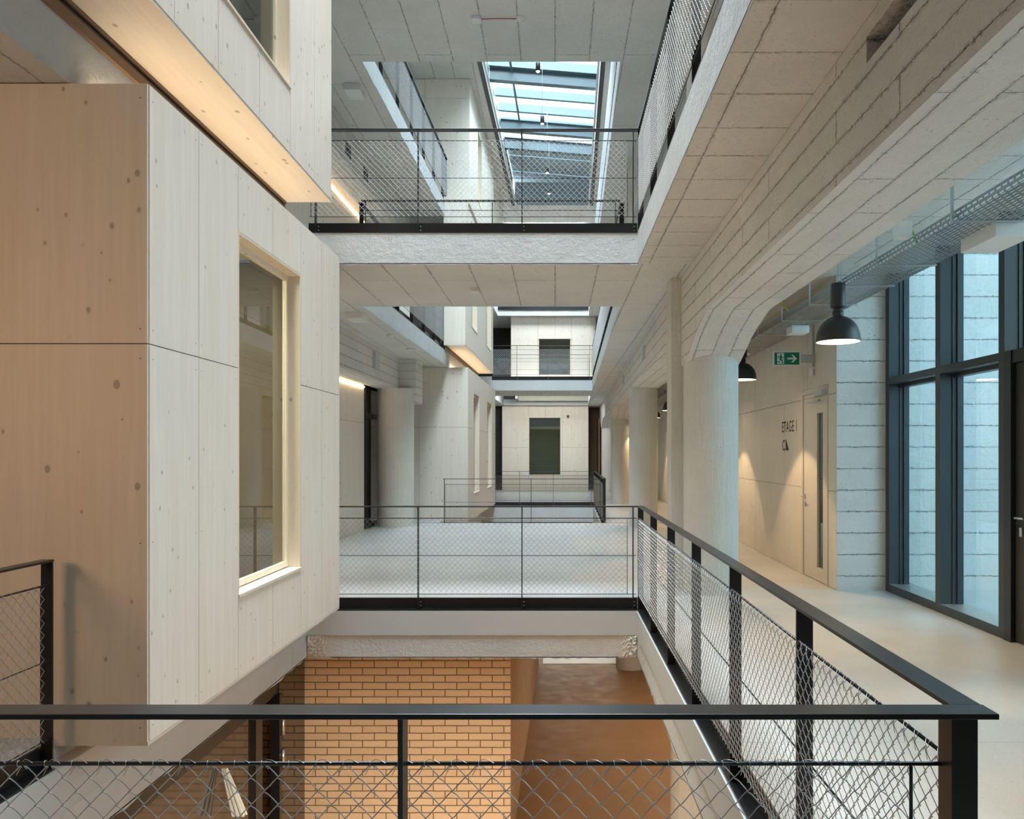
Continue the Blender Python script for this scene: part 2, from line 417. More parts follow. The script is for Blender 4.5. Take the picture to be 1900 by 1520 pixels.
mb.box((XR+e, 9.5, -.14), (4.4, 9.5+e, 0), 0, FM); mb.box((-8, 9.5, -.14), (XL-e, 9.5+e, 0), 0, FM)
rag(mb, 1.99, 9.5, XR, -.7, 1, 60); rag(mb, 1.99, 9.5, XL, -.7, -1, 60); rag_x(mb, XL, XR, 9.5, -.7, 80)
mb.box((4.4, 2.0, -.3), (9, 10.1, 0), 1)
struct(mb, 'floor', SL, bent=True)

CM = (0, 1, 2, 2, 2, 2)
mb = MB()   # slab of the second floor = ceiling of the first
T = F2
slab(mb, -8, 4.4, -5, 1.99, C1, T)
slab(mb, XR, 4.4, 1.99, 9.5, C1, T, ins=(1, 0, 0, 0), FM=(3, 1, 2, 2, 2, 2)); slab(mb, -8, XL, 1.99, 9.5, C1, T, ins=(0, 1, 0, 0))
slab(mb, -8, 4.4, 9.5, 12.25, C1, T, ins=(0, 0, 1, 1))
mb.box((XR+e, 9.5, T-.14), (4.4, 9.5+e, T), 0, FM); mb.box((-8, 9.5, T-.14), (XL-e, 9.5+e, T), 0, FM)
mb.box((.99+e, 12.25-e, T-.14), (4.4, 12.25, T), 0, FM); mb.box((-8, 12.25-e, T-.14), (-2.96-e, 12.25, T), 0, FM)
slab(mb, .99, 4.4, 12.25, 28.5, C1, T, ins=(1, 0, 0, 0), n=6); slab(mb, -8, -2.96, 12.25, 28.5, C1, T, ins=(0, 1, 0, 0), n=6)
slab(mb, -8, 4.4, 28.5, 31.2, C1, T, ins=(0, 0, 1, 1), n=2)
slab(mb, 1.0, 4.4, 31.2, 37.2, C1, T, n=2); slab(mb, -8, -2.9, 31.2, 37.2, C1, T, n=2)
slab(mb, -8, 4.4, 37.2, 45, C1, T, ins=(0, 0, 1, 0), n=2)
rag(mb, 1.99, 9.5, XR, C1, 1, 110, amp=.006); rag_x(mb, XL, XR, 9.5, C1, 80, amp=.006); rag(mb, 12.3, 20.6, -2.96, C1, -1, 60, amp=.01)
struct(mb, 'ceiling', SL, bent=True)

mb = MB()   # slab of the third floor
T = F3
slab(mb, XR, 4.4, -5, 9.5, C2, T); slab(mb, -8, XL, -5, 9.5, C2, T)
slab(mb, -8, 4.4, 9.5, 12.25, C2, T)
slab(mb, 1.0, 4.4, 12.25, 34.8, C2, T, ins=(1, 0, 0, 0), n=6)
slab(mb, -8, -2.96, 12.25, 34.8, C2, T, ins=(0, 1, 0, 0), n=6)
slab(mb, -8, 4.4, 34.8, 45, C2, T, ins=(0, 0, 1, 0), n=2)
rag(mb, 12.3, 20.6, -2.96, C2, -1, 60, amp=.01)
struct(mb, 'ceiling', SL, bent=True)

mb = MB()   # roof slab with the two skylight openings
T = C3+.35
mb.box((1.25, -5, C3), (4.4, 12.25, T), 0, CM); mb.box((-8, -5, C3), (-2.96, 12.25, T), 0, CM)
mb.box((-2.96, -5, C3), (1.25, 4.6, T), 0, CM); mb.box((-2.96, 9.2, C3), (1.25, 12.25, T), 0, CM)  # unseen near opening, cut back to keep skylight off the cabin front
mb.boxseg((.98, 12.25, C3), (9, 31.4, T), 5, 0, CM); mb.boxseg((-8, 12.25, C3), (-1.98, 31.4, T), 5, 0, CM)
mb.boxseg((-8, 31.4, C3), (9, 45, T), 3, 0, CM)
struct(mb, 'ceiling', SL, bent=True)

# grey sheet fascia under the first-floor edge
mb = MB()
mb.box((XL+.012, 9.488, -.43), (XR-.012, 9.499, -.142))
mb.box((XR-.012, 2.0, -.43), (XR-.001, 9.499, -.142)); mb.box((XL+.001, 2.0, -.43), (XL+.012, 9.499, -.142))
struct(mb, 'trim_1', M_greypanel)

# broken concrete corners under the bridge
def broken(x0, x1, z0, z1, y, side):
    mb = MB(); nx, nz = 16, 14; vs = []
    for j in range(nz+1):
        for i in range(nx+1):
            t = i/nx if side > 0 else 1-i/nx
            edge = 1 if t > .72-.5*(j/nz) else 0
            dep = 0 if (i in (0, nx) or j in (0, nz)) else random.uniform(0, .03)*(1-t)
            vs.append((x0+(x1-x0)*i/nx, y-dep, z0+(z1-z0)*j/nz))
    fs = [(j*(nx+1)+i, j*(nx+1)+i+1, (j+1)*(nx+1)+i+1, (j+1)*(nx+1)+i) for j in range(nz) for i in range(nx)]
    mb.add(vs, fs, 0); return mb
mb = broken(XL+.003, XL+.28, -.70, -.432, 9.4985, 1); struct(mb, 'trim_4', M_rough)
mb = broken(XR-.22, XR-.003, -.70, -.432, 9.4985, -1); struct(mb, 'trim_4', M_rough)

# ------------------------------------------------------------------ walls
mb = MB()   # right corridor wall
DO = (10.39, 11.50, 2.63)      # door opening
mb.box((3.56, 10.1, 0), (4.18, DO[0], C1), 0); mb.box((3.56, DO[0], DO[2]), (4.18, DO[1], C1), 0)
mb.box((3.66, DO[0], 0), (4.18, DO[1], DO[2]), 0)
mb.box((3.56, DO[1], 0), (4.18, 12.25, C1), 0); mb.boxseg((3.56, 12.25, 0), (4.18, 45, C1), 6, 0)
struct(mb, 'wall_right', M_wall, bent=True)
mb = MB()   # boarded wall that closes the light court
mb.box((3.562, 10.092, 0), (9, 10.1, C1)); mb.box((4.18, 10.1, -.7), (9, 10.5, 9)); mb.box((3.562, 10.092, C1), (9, 10.1, 9))
struct(mb, 'wall_court', M_front)
mb = MB(); mb.box((4.4, 1.8, -.7), (9, 2.0, 7)); struct(mb, 'wall_court', M_front)
mb = MB()   # upper right walls
mb.box((4.2, -5, F2), (4.4, 12.25, C2)); mb.boxseg((4.2, 12.25, F2), (4.4, 45, C2), 4)
mb.box((4.2, -5, F3), (4.4, 12.25, C3)); mb.boxseg((4.2, 12.25, F3), (4.4, 45, C3), 4)
struct(mb, 'wall_right', M_wall, bent=True)
mb = MB(); mb.box((-8.2, -5, -3.6), (-8, 45, C3)); struct(mb, 'wall_left', M_wall)
mb = MB(); mb.box((-8.2, -5.2, -3.6), (9, -5, C3)); struct(mb, 'wall_back', M_wall)
mb = MB(); mb.box((-8.2, 45, -3.6), (9.6, 45.2, C3+.3)); struct(mb, 'wall_far', M_wall)
mb = MB(); mb.box((4.4, -5, -.7), (4.6, 2.0, 4.5)); struct(mb, 'wall_right', M_wall)
mb = MB(); mb.box((4.4, -5, -3.6), (4.6, 45, -.7)); struct(mb, 'wall_right', M_brick_s)
mb = MB(); mb.box((-8, -5, -3.6), (4.6, 45, -3.4)); struct(mb, 'floor', M_gfloor)
mb = MB(); mb.box((-.3, 19.45, -3.4), (4.4, 45, -3.39)); struct(mb, 'floor', M_floor)

# ground floor brick block
mb = MB(); mb.box((-8, 9.85, -3.4), (-.552, 10.1, -.7)); struct(mb, 'wall_brick', M_brick_f)
mb = MB(); mb.boxseg((-.80, 9.851, -3.4), (-.55, 19.4, -.7), 6); struct(mb, 'wall_brick', M_brick_s, bent=True)

# panelled faces: boxes with open joints in front of a dark backing
def panels(mb, plane, c0, c1, us, vs, holes, gap=.0065, mi=0):
    """plane 'x': u=y v=z, box spans c0..c1 in x; plane 'y': u=x v=z"""
    for i in range(len(us)-1):
        for j in range(len(vs)-1):
            cells = [(us[i]+gap/2, us[i+1]-gap/2, vs[j]+gap/2, vs[j+1]-gap/2)]
            for h in holes:
                nc = []
                for c in cells:
                    if h[1] <= c[0] or h[0] >= c[1] or h[3] <= c[2] or h[2] >= c[3]: nc.append(c); continue
                    if c[0] < h[0]: nc.append((c[0], h[0], c[2], c[3]))
                    if c[1] > h[1]: nc.append((h[1], c[1], c[2], c[3]))
                    a, b = max(c[0], h[0]), min(c[1], h[1])
                    if c[2] < h[2]: nc.append((a, b, c[2], h[2]))
                    if c[3] > h[3]: nc.append((a, b, h[3], c[3]))
                cells = nc
            for a, b, c, d in cells:
                if b-a < .002 or d-c < .002: continue
                if plane == 'x': mb.box((c0, a, c), (c1, b, d), mi)
                else: mb.box((a, c0, c), (b, c1, d), mi)

def screws(mb, plane, c, us, vs, holes, mi=0):
    r = .0045
    for i in range(len(us)-1):
        for u in (us[i]+.045, us[i+1]-.045):
            for j in range(len(vs)-1):
                n = max(2, round((vs[j+1]-vs[j])/1.1)+1)
                for k in range(n):
                    w = vs[j]+.09+(vs[j+1]-vs[j]-.18)*k/(n-1)
                    if any(h[0]-.02 < u < h[1]+.02 and h[2]-.02 < w < h[3]+.02 for h in holes): continue
                    ring = [(r*math.cos(a*PI/4), r*math.sin(a*PI/4)) for a in range(8)]
                    if plane == 'x': vsx = [(c, u+p, w+q) for p, q in ring]
                    else: vsx = [(u+p, c, w+q) for p, q in reversed(ring)]
                    mb.add(vsx, [tuple(range(8))], mi)

def timber_box(label, X, Xb, Y0, Y1, z0, z1, ys, zs, xs, wins, bent=False, door=False, soffit_from=None):
    """a timber-clad room: X visible side face, Xb its back, Y0 near end, Y1 far end"""
    t = thing('timber_cabin', bend((X, Y0, z0)) if bent else (X, Y0, z0), label, 'cabin', 'timber clad rooms along the atrium')
    sides = [a for a in [Y0]+ys+[Y1]]
    zz = [z0]+zs+[z1]
    P_, B_ = MB(), MB()
    panels(P_, 'x', X-.026, X, [Y0+.014]+sides[1:], zz, wins)
    screws(P_, 'x', X+.0008, [Y0+.014]+sides[1:], zz, wins, 1)
    part(P_, 'side_cladding', [M_wz, M_seam], t, bent)
    fr = MB()
    panels(fr, 'y', Y0, Y0+.026, [Xb]+xs+[X-.003], zz, [])
    screws(fr, 'y', Y0-.0008, [Xb]+xs+[X-.003], zz, [], 1)
    part(fr, 'front_cladding', [M_wz, M_seam], t, bent)
    # dark backing and the shell of the room
    panels(B_, 'x', X-.16, X-.027, [Y0+.027, Y1], [z0+.01, z1], wins, gap=0)
    B_.box((Xb, Y0+.027, z0+.01), (X-.161, Y0+.16, z1)); B_.box((Xb, Y1-.12, z0+.01), (X-.16, Y1, z1))
    part(B_, 'joint_backing', M_seam, t, bent)
    R_ = MB()
    R_.box((Xb, Y0+.17, z0+.03), (X-.161, Y1-.13, z0+.09)); R_.box((Xb, Y0+.17, z1-.06), (X-.161, Y1-.13, z1-.002))
    R_.box((Xb-.1, Y0+.17, z0+.03), (Xb, Y1-.13, z1))
    part(R_, 'room_lining', M_room, t, bent)
    S_ = MB()
    S_.box((Xb, Y0+.002, z0-.02), (X-.003, Y1, z0+.008))
    part(S_, 'soffit', M_wy, t, bent, label='warm lit timber underside' if z0 > 1 else None)
    for (a, b, c, d) in wins:
        f = MB()
        f.box((X-.125, a, d-.022), (X-.001, b, d)); f.box((X-.125, a, c+.018), (X-.001, a+.022, d-.022)); f.box((X-.125, b-.022, c+.018), (X-.001, b, d-.022))
        k = .05
        f.box((X-.155, a+.022, c+.03), (X-.115, a+.022+k, d-.022)); f.box((X-.155, b-.022-k, c+.03), (X-.115, b-.022, d-.022))
        f.box((X-.155, a+.022+k, d-.022-k), (X-.115, b-.022-k, d-.022)); f.box((X-.155, a+.022+k, c+.03), (X-.115, b-.022-k, c+.03+k))
        fo = part(f, 'window_frame', M_reveal, t, bent)
        g = MB(); g.box((X-.142, a+.06, c+.07), (X-.134, b-.06, d-.06)); part(g, 'pane', M_glassd, fo, bent)
        si = MB(); si.box((X-.13, a+.001, c-.004), (X+.010, b-.001, c+.018)); part(si, 'sill', M_reveal, fo, bent)
    return t

# near left cabins
timber_box('large pale knotty timber cabin with a tall window left of the near walkway', -2.477, -6.5, 4.855, 9.16, -.03, C1-.004,
           [5.546, 6.235, 7.0, 7.77, 8.46], [2.40], [-5.6, -4.6, -3.55], [(6.235, 7.77, .61, 3.475)])
timber_box('upper pale timber cabin with a glowing underside overhanging the near void', -2.445, -2.945, 4.0, 8.72, F2, 8.24,
           [5.125, 5.79, 6.60, 7.37, 8.1], [7.0], [], [(5.79, 7.37, 5.10, 7.9)])
# far left cabins
timber_box('distant timber cabin with two narrow windows, standing on the first floor', -2.45, -4.3, 20.8, 28.3, -.03, C1-.004,
           [24.5], [2.42], [-3.72], [(22.05, 23.4, .62, 3.42), (25.6, 27.05, .62, 3.42)], True)
timber_box('distant overhanging timber cabin with glowing underside above the walkway', -2.44, -2.99, 20.2, 27.4, F2, C2+.5,
           [23.9], [6.9], [], [(21.4, 22.8, 5.15, 8.0), (25.0, 26.8, 5.15, 8.0)], True)
timber_box('topmost distant timber cabin beside the skylight with triangular window reveals', -2.40, -5.2, 20.8, 31.0, F3, C3-.004,
           [23, 25.5, 28], [11.0], [-3.57], [(22.6, 23.6, 8.9, 10.9), (27.2, 28.2, 8.9, 10.9)], True)

# end walls: frontal timber walls with a window
def end_wall(n, X0, X1, Y, z0, z1, xs, zs, win, winlabel):
    w = MB(); panels(w, 'y', Y, Y+.03, [X0]+xs+[X1], [z0]+zs+[z1], [win]); 
    o = w.build('wall_end', M_wz); o['kind'] = 'structure'
    b = MB(); panels(b, 'y', Y+.031, Y+.15, [X0, X1], [z0, z1], [win], gap=0)
    o2 = b.build('joint_backing', M_seam); 
    loc = o.location.copy(); o2.location = o2.location-loc; o2.parent = o
    f = MB(); a, c, d, e = win
    f.box((a, Y-.03, e-.04), (c, Y+.14, e)); f.box((a, Y-.012, d), (a+.05, Y+.14, e-.04)); f.box((c-.05, Y-.012, d), (c, Y+.14, e-.04)); f.box((a, Y-.02, d-.03), (c, Y+.14, d+.03))
    wo = f.build('window_%d' % n, M_reveal); wo['kind'] = 'structure'
    g = MB(); g.box((a+.05, Y+.08, d+.03), (c-.05, Y+.09, e-.04)); go = g.build('pane', M_glassd); go.location -= wo.location; go.parent = wo
    r = MB(); r.box((a-1, Y+1.6, d-1), (c+1, Y+1.7, e+1)); r.box((a-1, Y+.16, d-1), (a-.9, Y+1.6, e+1)); r.box((c+.9, Y+.16, d-1), (c+1, Y+1.6, e+1)); r.box((a-.9, Y+.16, e+.9), (c+.9, Y+1.6, e+1))
    ro = r.build('wall_office', M_room); ro['kind'] = 'structure'
end_wall(1, -2.5, 1.57, 37.6, 0, C1-.003, [-1.25, -.45, .35], [2.02], (-1.27, .29, .71, 3.46), '')
end_wall(2, -1.94, 1.75, 35.0, F2+.02, C2-.003, [-.76, .0, .72], [6.4], (-.757, .71, F2+.66, 6.81), '')
mb = MB(); mb.box((1.76, 35.03, F2+.02), (1.79, 37.2, C2-.003)); mb.box((-1.94, 35.17, F2), (1.75, 37.2, F2+.02)); struct(mb, 'wall_end', M_reveal)
mb = MB(); mb.box((-4.0, 38.2, 0), (-2.4, 38.3, C1)); mb.box((-4.6, 38.2, F2), (-2.0, 38.3, C2)); struct(mb, 'wall_end', M_dark)  # dark sheets that paint the shade of the openings beside the end walls
mb = MB(); mb.box((1.5, 39.2, 0), (4, 39.3, C1)); mb.box((2.05, 37.7, 0), (2.12, 39.2, C1-.6)); struct(mb, 'wall_end', M_brownp)  # brown sheets with the dimness of the side corridor painted in

# left timber walls behind the first and second floor walkways, with washed light
def left_wall(z0, z1, doorY, lz):
    mb = MB()
    panels(mb, 'x', -4.52, -4.48, [9.2, 11, 12.8, 14.6, 16.4, doorY], [z0, z0+2.43, z1], [])
    o = mb.build('wall_left', M_wz, None, True); o['kind'] = 'structure'
    b = MB(); b.boxseg((-4.7, 9.2, z0), (-4.53, 21, z1), 6); o = b.build('wall_left', M_seam, None, True); o['kind'] = 'structure'
left_wall(0, C1-.003, 18.2, 3.3)
left_wall(F2, C2-.003, 20.5, 7.05)
for z, lab in ((3.235, 'warm light strip over the first-floor timber wall'), (6.99, 'warm light strip over the second-floor timber wall')):
    mb = MB(); mb.boxseg((-4.476, 10.5, z), (-4.455, 18.15, z+.018), 6, 0); o = mb.build('light_strip', M_ledw, None, True)
    tag(o, lab, 'light strip')
# glowing strip on top of the cabins, washing the undersides above
for (x0, x1, ya, yb, zb, bnt, lab) in ((-2.93, -2.90, 5.1, 9.0, C1+.004, False, 'warm light strip on top of the large near timber cabin'),
                                (-2.93, -2.90, 21.0, 27.8, C1+.004, True, 'warm light strip on top of the distant first-floor cabin'),
                                (-2.93, -2.90, 21.0, 30.0, C2+.02, True, 'warm light strip under the topmost distant cabin')):
    mb = MB(); mb.boxseg((x0, ya, zb), (x1, yb, zb+.02), 6, 0); tag(mb.build('light_strip', M_led, None, bnt), lab, 'light strip')

# timber strips and groove between slab edge and overhanging cabins
for (ya, yb, zf, bnt) in ((3.0, 8.7, F2, False), (20.2, 27.4, F2, True)):
    mb = MB(); mb.boxseg((XL+.001, ya, zf-.16), (XL+.03, yb, zf-.095), 4, 0); mb.boxseg((XL+.001, ya, zf-.095), (XL+.012, yb, zf-.05), 4, 1); mb.boxseg((XL+.001, ya, zf-.05), (XL+.03, yb, zf-.022), 4, 0)
    struct(mb, 'trim_2', [M_brownp, M_black], bent=bnt)

# dark glazed front of the left first-floor rooms beyond the timber wall
mb = MB(); mb.box((-4.50, 18.25, 0), (-4.46, 18.33, 3.9)); mb.box((-4.50, 19.7, 0), (-4.44, 19.85, 3.9)); mb.box((-4.50, 18.33, 2.55), (-4.46, 19.7, 2.67)); mb.box((-4.5, 18.33, 0), (-4.46, 19.7, .12))
o = mb.build('door_3', M_dark, None, True); o['kind'] = 'structure'
g = MB(); g.box((-4.49, 18.33, .12), (-4.475, 19.7, 3.9)); go = g.build('pane', M_bglass, None, True); go.location -= o.location; go.parent = o

# ------------------------------------------------------------------ columns and beams (right row)
def column(label, x, y, r, z0, z1, bent=False, n=56):
    mb = MB(); mb.lathe([(r, z0), (r, (z0+z1)/2), (r, z1)], (x, y, 0), n)
    mb.disc((x, y, z1), r, n)
    # slight facets of the formwork boards
    for i, v in enumerate(mb.v[:]):
        k = i % n; f = 1+(.0025 if k % 3 == 0 else 0)
        mb.v[i] = (x+(v[0]-x)*f, y+(v[1]-y)*f, v[2])
    return tag(mb.build('concrete_column', M_col, None, bent), label, 'column')
RC = [0.0, 10.02, 18.9, 27.6, 36.3]
lab = ['', 'white round concrete column nearest the camera, beside the right railing', 'second round concrete column along the corridor, lit warm by a lamp',
       'third white round column, beyond the warm lit one', 'farthest round column at the end of the corridor']
for i, y in enumerate(RC):
    if i == 0: continue
    column(lab[i], 1.955, y, .338, 0, 2.99 if i % 2 else 3.27, True)
for i, (y, l) in enumerate(((10.2, 'ground floor concrete column below the right walkway'), (19.2, 'warm lit round column standing on the brown ground floor'))):
    column(l, 1.93 if i == 0 else 1.68, y, .45 if i == 0 else .36, -3.4, -.7, True)
column('white round column left of the distant timber cabin', -3.955, 19.1, .43, 0, 3.27, True)
column('second-floor round column left, behind the upper walkway', -3.955, 19.1, .40, F2, 7.03, True)
for y, l in ((10.02, 'second-floor round column right of the upper walkway'), (18.9, 'farther second-floor column on the right')):
    column(l, 1.955, y, .3, F2, 7.03, True)

def beam_profile(y0, y1, zt, zb, cols, haunch):
    bot = []
    for c, h in zip(cols, haunch):
        if h:
            hp = [(-1.5, 0), (-1.0, -.11), (-.72, -.19), (-.47, -.29), (-.2, -.39), (0, -.455)]
            hp = hp + [(-a, b) for a, b in reversed(hp[:-1])]
            bot += [(c+a*(1 if a < 0 else 1.35), zb+b) for a, b in hp]
    bot = [(y0, zb)]+[p for p in sorted(bot) if y0 < p[0] < y1]+[(y1, zb)]
    return bot
def beam(label, x0, x1, y0, y1, zt, zb, cols, haunch, bent=True, slot=None):
    bot = beam_profile(y0, y1, zt, zb, cols, haunch)
    mb = MB()
    pts = []
    for (a, za), (b, zb_) in zip(bot, bot[1:]):
        n = max(1, int((b-a)/1.4))
        for k in range(n): pts.append((a+(b-a)*k/n, za+(zb_-za)*k/n))
    pts.append(bot[-1])
    zt -= .003
    for (a, za), (b, zb_) in zip(pts, pts[1:]):
        vs = [(x0,a,za),(x1,a,za),(x1,b,zb_),(x0,b,zb_),(x0,a,zt),(x1,a,zt),(x1,b,zt),(x0,b,zt)]
        mb.add(vs, [(0,3,2,1)], 1)
        if slot and a >= slot[0]-1e-6 and b <= slot[1]+1e-6:
            # left face opened by a slot between slot[2] and slot[3]
            d = x0+.28
            for p, q in ((za, slot[2]), (slot[3], zt)):
                mb.add([(x0,a,p),(x0,b,p),(x0,b,q),(x0,a,q)], [(3,2,1,0)], 0)
            mb.add([(d,a,slot[2]),(d,b,slot[2]),(d,b,slot[3]),(d,a,slot[3])], [(3,2,1,0)], 0)
            mb.add([(x0,a,slot[2]),(x0,b,slot[2]),(d,b,slot[2]),(d,a,slot[2])], [(0,1,2,3)], 0)
            mb.add([(x0,a,slot[3]),(x0,b,slot[3]),(d,b,slot[3]),(d,a,slot[3])], [(3,2,1,0)], 0)
            if abs(b-slot[1]) < 1e-6: mb.add([(x0,b,slot[2]),(d,b,slot[2]),(d,b,slot[3]),(x0,b,slot[3])], [(0,1,2,3)], 0)
            if abs(a-slot[0]) < 1e-6: mb.add([(x0,a,slot[2]),(d,a,slot[2]),(d,a,slot[3]),(x0,a,slot[3])], [(3,2,1,0)], 0)
        else: mb.add(vs, [(3,0,4,7)], 0)
        mb.add(vs, [(1,2,6,5)], 0)
    a, za = pts[0]; mb.add([(x0,a,za),(x1,a,za),(x1,a,zt),(x0,a,zt)], [(0,1,2,3)], 0)
    a, za = pts[-1]; mb.add([(x0,a,za),(x1,a,za),(x1,a,zt),(x0,a,zt)], [(3,2,1,0)], 0)
    return tag(mb.build('concrete_beam', [M_side_x, M_soffit], None, bent), label, 'beam')
H = [1, 1, 0, 1, 1]
beam('massive board-marked concrete beam with arched haunch, near part over the right corridor', 1.62, 2.29, -2.0, 3.1, C1, 3.27, RC, H)
beam('slotted stretch of the massive concrete beam at top right', 1.62, 2.29, 3.1, 4.15, C1, 3.27, RC, H, slot=(3.1, 4.15, 3.76, 3.895))
beam('board-marked concrete beam curving down onto the nearest round column', 1.62, 2.29, 4.15, 45, C1, 3.27, RC, H)
beam('second-floor concrete beam running along the right side', 1.62, 2.29, 2.0, 44, C2, 7.03, RC, [0]*5)
LC = [19.1]
beam('white concrete beam over the left first-floor wall', -4.36, -3.86, 9.2, 36, C1, 3.27, LC, [0])
beam('second-floor concrete beam on the left above the light strip', -4.36, -3.86, 9.2, 36, C2, 7.03, LC, [0])
mb = MB(); mb.box((-3.859, 19.0, 2.95), (-3.45, 19.8, C1-.003)); tag(mb.build('column_capital', M_side_x, None, True), 'square concrete block beside the left column top', 'capital')
mb = MB(); mb.box((1.49, 10.23, 0), (1.93, 10.62, C1-.003)); tag(mb.build('concrete_pier', M_col), 'square pier joined behind the nearest round column', 'pier')
mb = MB()
for yy in (14.5, 15.75):
    mb.box((-3.858, yy, 7.2), (-3.852, yy+.35, 7.42))  # flat dark plates, the shade inside the slots is painted on
o = tag(mb.build('beam_opening_shade', M_dark, None, True), 'two openings painted as dark shade on the upper left concrete beam', 'opening')

# ------------------------------------------------------------------ chain-link railings
def vadd(p0, u, n, a, v, z): return (p0[0]+u[0]*a+n[0]*v, p0[1]+u[1]*a+n[1]*v, z)
def chainlink(mb, p0, u, n, a0, a1, z0, z1, v, r=.0015, sub=3, sides=4, pitch=.067, F=0):
    h = pitch/2; nw = int((a1-a0)/h); nk = int((z1-z0)/h)
    hz = (z1-z0)/nk
    hu = (a1-a0)/nw
    for i in range(nw):
        c = a0+hu*(i+.5); s = 1 if i % 2 == 0 else -1; pts = []
        for k in range(nk+1):
            sd = s*(1 if k % 2 == 0 else -1)
            for q in range(sub):
                if k == nk and q > 0: break
                t = q/sub
                f = (1-2*t)
                f = f*.88+.12*math.sin(f*PI/2)*abs(math.sin(f*PI/2))**.0
                bow = math.sin(t*PI)*.0035*sd
                aa = c+sd*f*(hu/2+.0012)
                vv = v+(.0028*math.cos(PI*(t+(0 if sd > 0 else 1))))
                pts.append(vadd(p0, u, n, aa, vv, F+z0+hz*(k+t)+(.0042 if sd > 0 else -.0005)*math.sin(PI*t)-.0014*math.sin(2*PI*t)))
        mb.tube(pts, r, sides, caps=False)

def railing(label, p0, p1, n, F, posts, void=0, mesh_r=.0015, sub=2, sides=4, near=False, endrods=(True, True), bent=False, lace=False, u0=0, first=None, plate=True, mesh_range=None):
    """p0,p1: ends on the void edge; n: unit vector towards the void"""
    L_ = math.hypot(p1[0]-p0[0], p1[1]-p0[1]); u = ((p1[0]-p0[0])/L_, (p1[1]-p0[1])/L_)
    t = thing('chainlink_railing', bend((p0[0], p0[1], F)) if bent else (p0[0], p0[1], F), label, 'railing', 'chain-link railings around the voids')
    def q(a, v, z): return vadd(p0, u, n, a, v, F+z)
    def bx(mb, a0, a1, v0, v1, z0, z1, mi=0):
        k = max(1, int((a1-a0)/3)) if bent else 1
        for i in range(k):
            b0 = a0+(a1-a0)*i/k; b1 = a0+(a1-a0)*(i+1)/k
            c = [q(b0, v0, z0), q(b1, v0, z0), q(b1, v1, z0), q(b0, v1, z0), q(b0, v0, z1), q(b1, v0, z1), q(b1, v1, z1), q(b0, v1, z1)]
            mb.add(c, [(0,3,2,1),(4,5,6,7),(0,1,5,4),(1,2,6,5),(2,3,7,6),(3,0,4,7)], mi)
    hv = (-.080, -.004)
    h = MB(); bx(h, u0, L_+ (0 if first is None else first), hv[0], hv[1], 1.091, 1.105); part(h, 'handrail', M_black, t, bent, bevel=.002)
    for a in posts:
        m = MB(); bx(m, a-.006, a+.006, -.072, -.005, -.125, 1.091)
        po = part(m, 'post', M_black, t, bent)
        if plate:
            m = MB(); bx(m, a+.006, a+.036, -.079, -.074, -.115, -.02)
            for zz in (-.045, -.09):
                c = q(a+.022, -.074, zz); e = q(a+.022, -.062, zz)
                m.tube([c, e], .0085, 8, 1)
            part(m, 'bolt_tab', [M_black, M_bolt], po, bent)
    R = .0055
    rv = -.014
    for nm, z in (('top_rod', .961), ('middle_rod', .515), ('bottom_rod', .055)):
        m = MB(); k = 6 if bent else 1
        m.tube([q(u0+.03+(L_-u0-.045)*i/k, rv, z) for i in range(k+1)], R if nm == 'top_rod' else R*.75, 8)
        part(m, nm, M_black, t, bent)
    mr = mesh_range or (u0+.05, L_-.05)
    for e, a in zip(endrods, mr):
        if e:
            m = MB(); m.tube([q(a, rv, .055), q(a, rv, .955)], R*.8, 6); part(m, 'end_rod', M_black, t, bent)
    m = MB(); chainlink(m, p0, u, n, mr[0], mr[1], .055, .955, .0015, mesh_r, sub, sides, F=F)
    if lace:
        h = (mr[1]-mr[0])/int((mr[1]-mr[0])/.0335)*2
        nn = int((mr[1]-mr[0])/h)
        rr = mesh_r*.62
        for i in range(nn):
            a = mr[0]+h*(i+.5)
            lp = [q(a-.002, .0015, .945)]+[q(a-.002+.0007*k, rv+.0075*math.cos(th), .961+.0075*math.sin(th)) for k, th in enumerate([-.6, 0, .6, 1.2, 1.9, 2.6, 3.4, 4.2])]
            m.tube(lp, rr, sides, caps=False)
            # springy wire end that passes over the rod
            m.tube([q(a-.014, .002, .938), q(a-.003, .001, .957), q(a+.010, -.004, .9675), q(a+.026, rv, .9690), q(a+.040, rv-.006, .964)], rr, sides, caps=False)
            m.tube([q(a-.016, .003, .925), q(a-.004, .003, .948), q(a+.002, .002, .952), q(a+.010, .003, .940)], rr, sides, caps=False)
    part(m, 'wire_mesh', M_galv_lit if F > 1 else M_galv, t, bent)
    if plate:
        m = MB(); bx(m, u0, L_, -.089, -.080, -.122, -.002); bx(m, u0, L_, -.089, .002, -.138, -.126); part(m, 'edge_plate', M_black, t, bent)
    return t


# first floor
EX = .982
railing('dark chain-link railing across the foreground, right in front of the camera', (XL, 1.993), (1.0, 1.993), (0, 1), 0,
        [-.373-XL-1.36, -.373-XL, 3.921], lace=True, sub=6, sides=6, mesh_r=.00145, first=.066, mesh_range=(.05, .883-XL))
railing('long chain-link railing receding along the right walkway from the foreground corner', (EX, 1.993), (EX, 9.56), (-1, 0), 0,
        [.002]+[3.266+1.25*k-1.993 for k in range(6)], lace=True, sub=4, sides=5, mesh_r=.0016, u0=-.004, endrods=(False, True), mesh_range=(.02, 7.4))
railing('short chain-link railing at the lower left beside the timber cabin', (XL, 1.993), (XL, 4.72), (1, 0), 0,
        [1.35, 2.715], lace=True, sub=4, sides=5, mesh_r=.0016, mesh_range=(.1, 2.62))
railing('chain-link railing across the far side of the near void on the first floor', (XL, 9.495), (EX+.0, 9.495), (0, -1), 0,
        [.10, -1.635-XL, -.396-XL, .93-XL], sub=2, mesh_range=(.05, .86-XL), u0=0, first=.06)
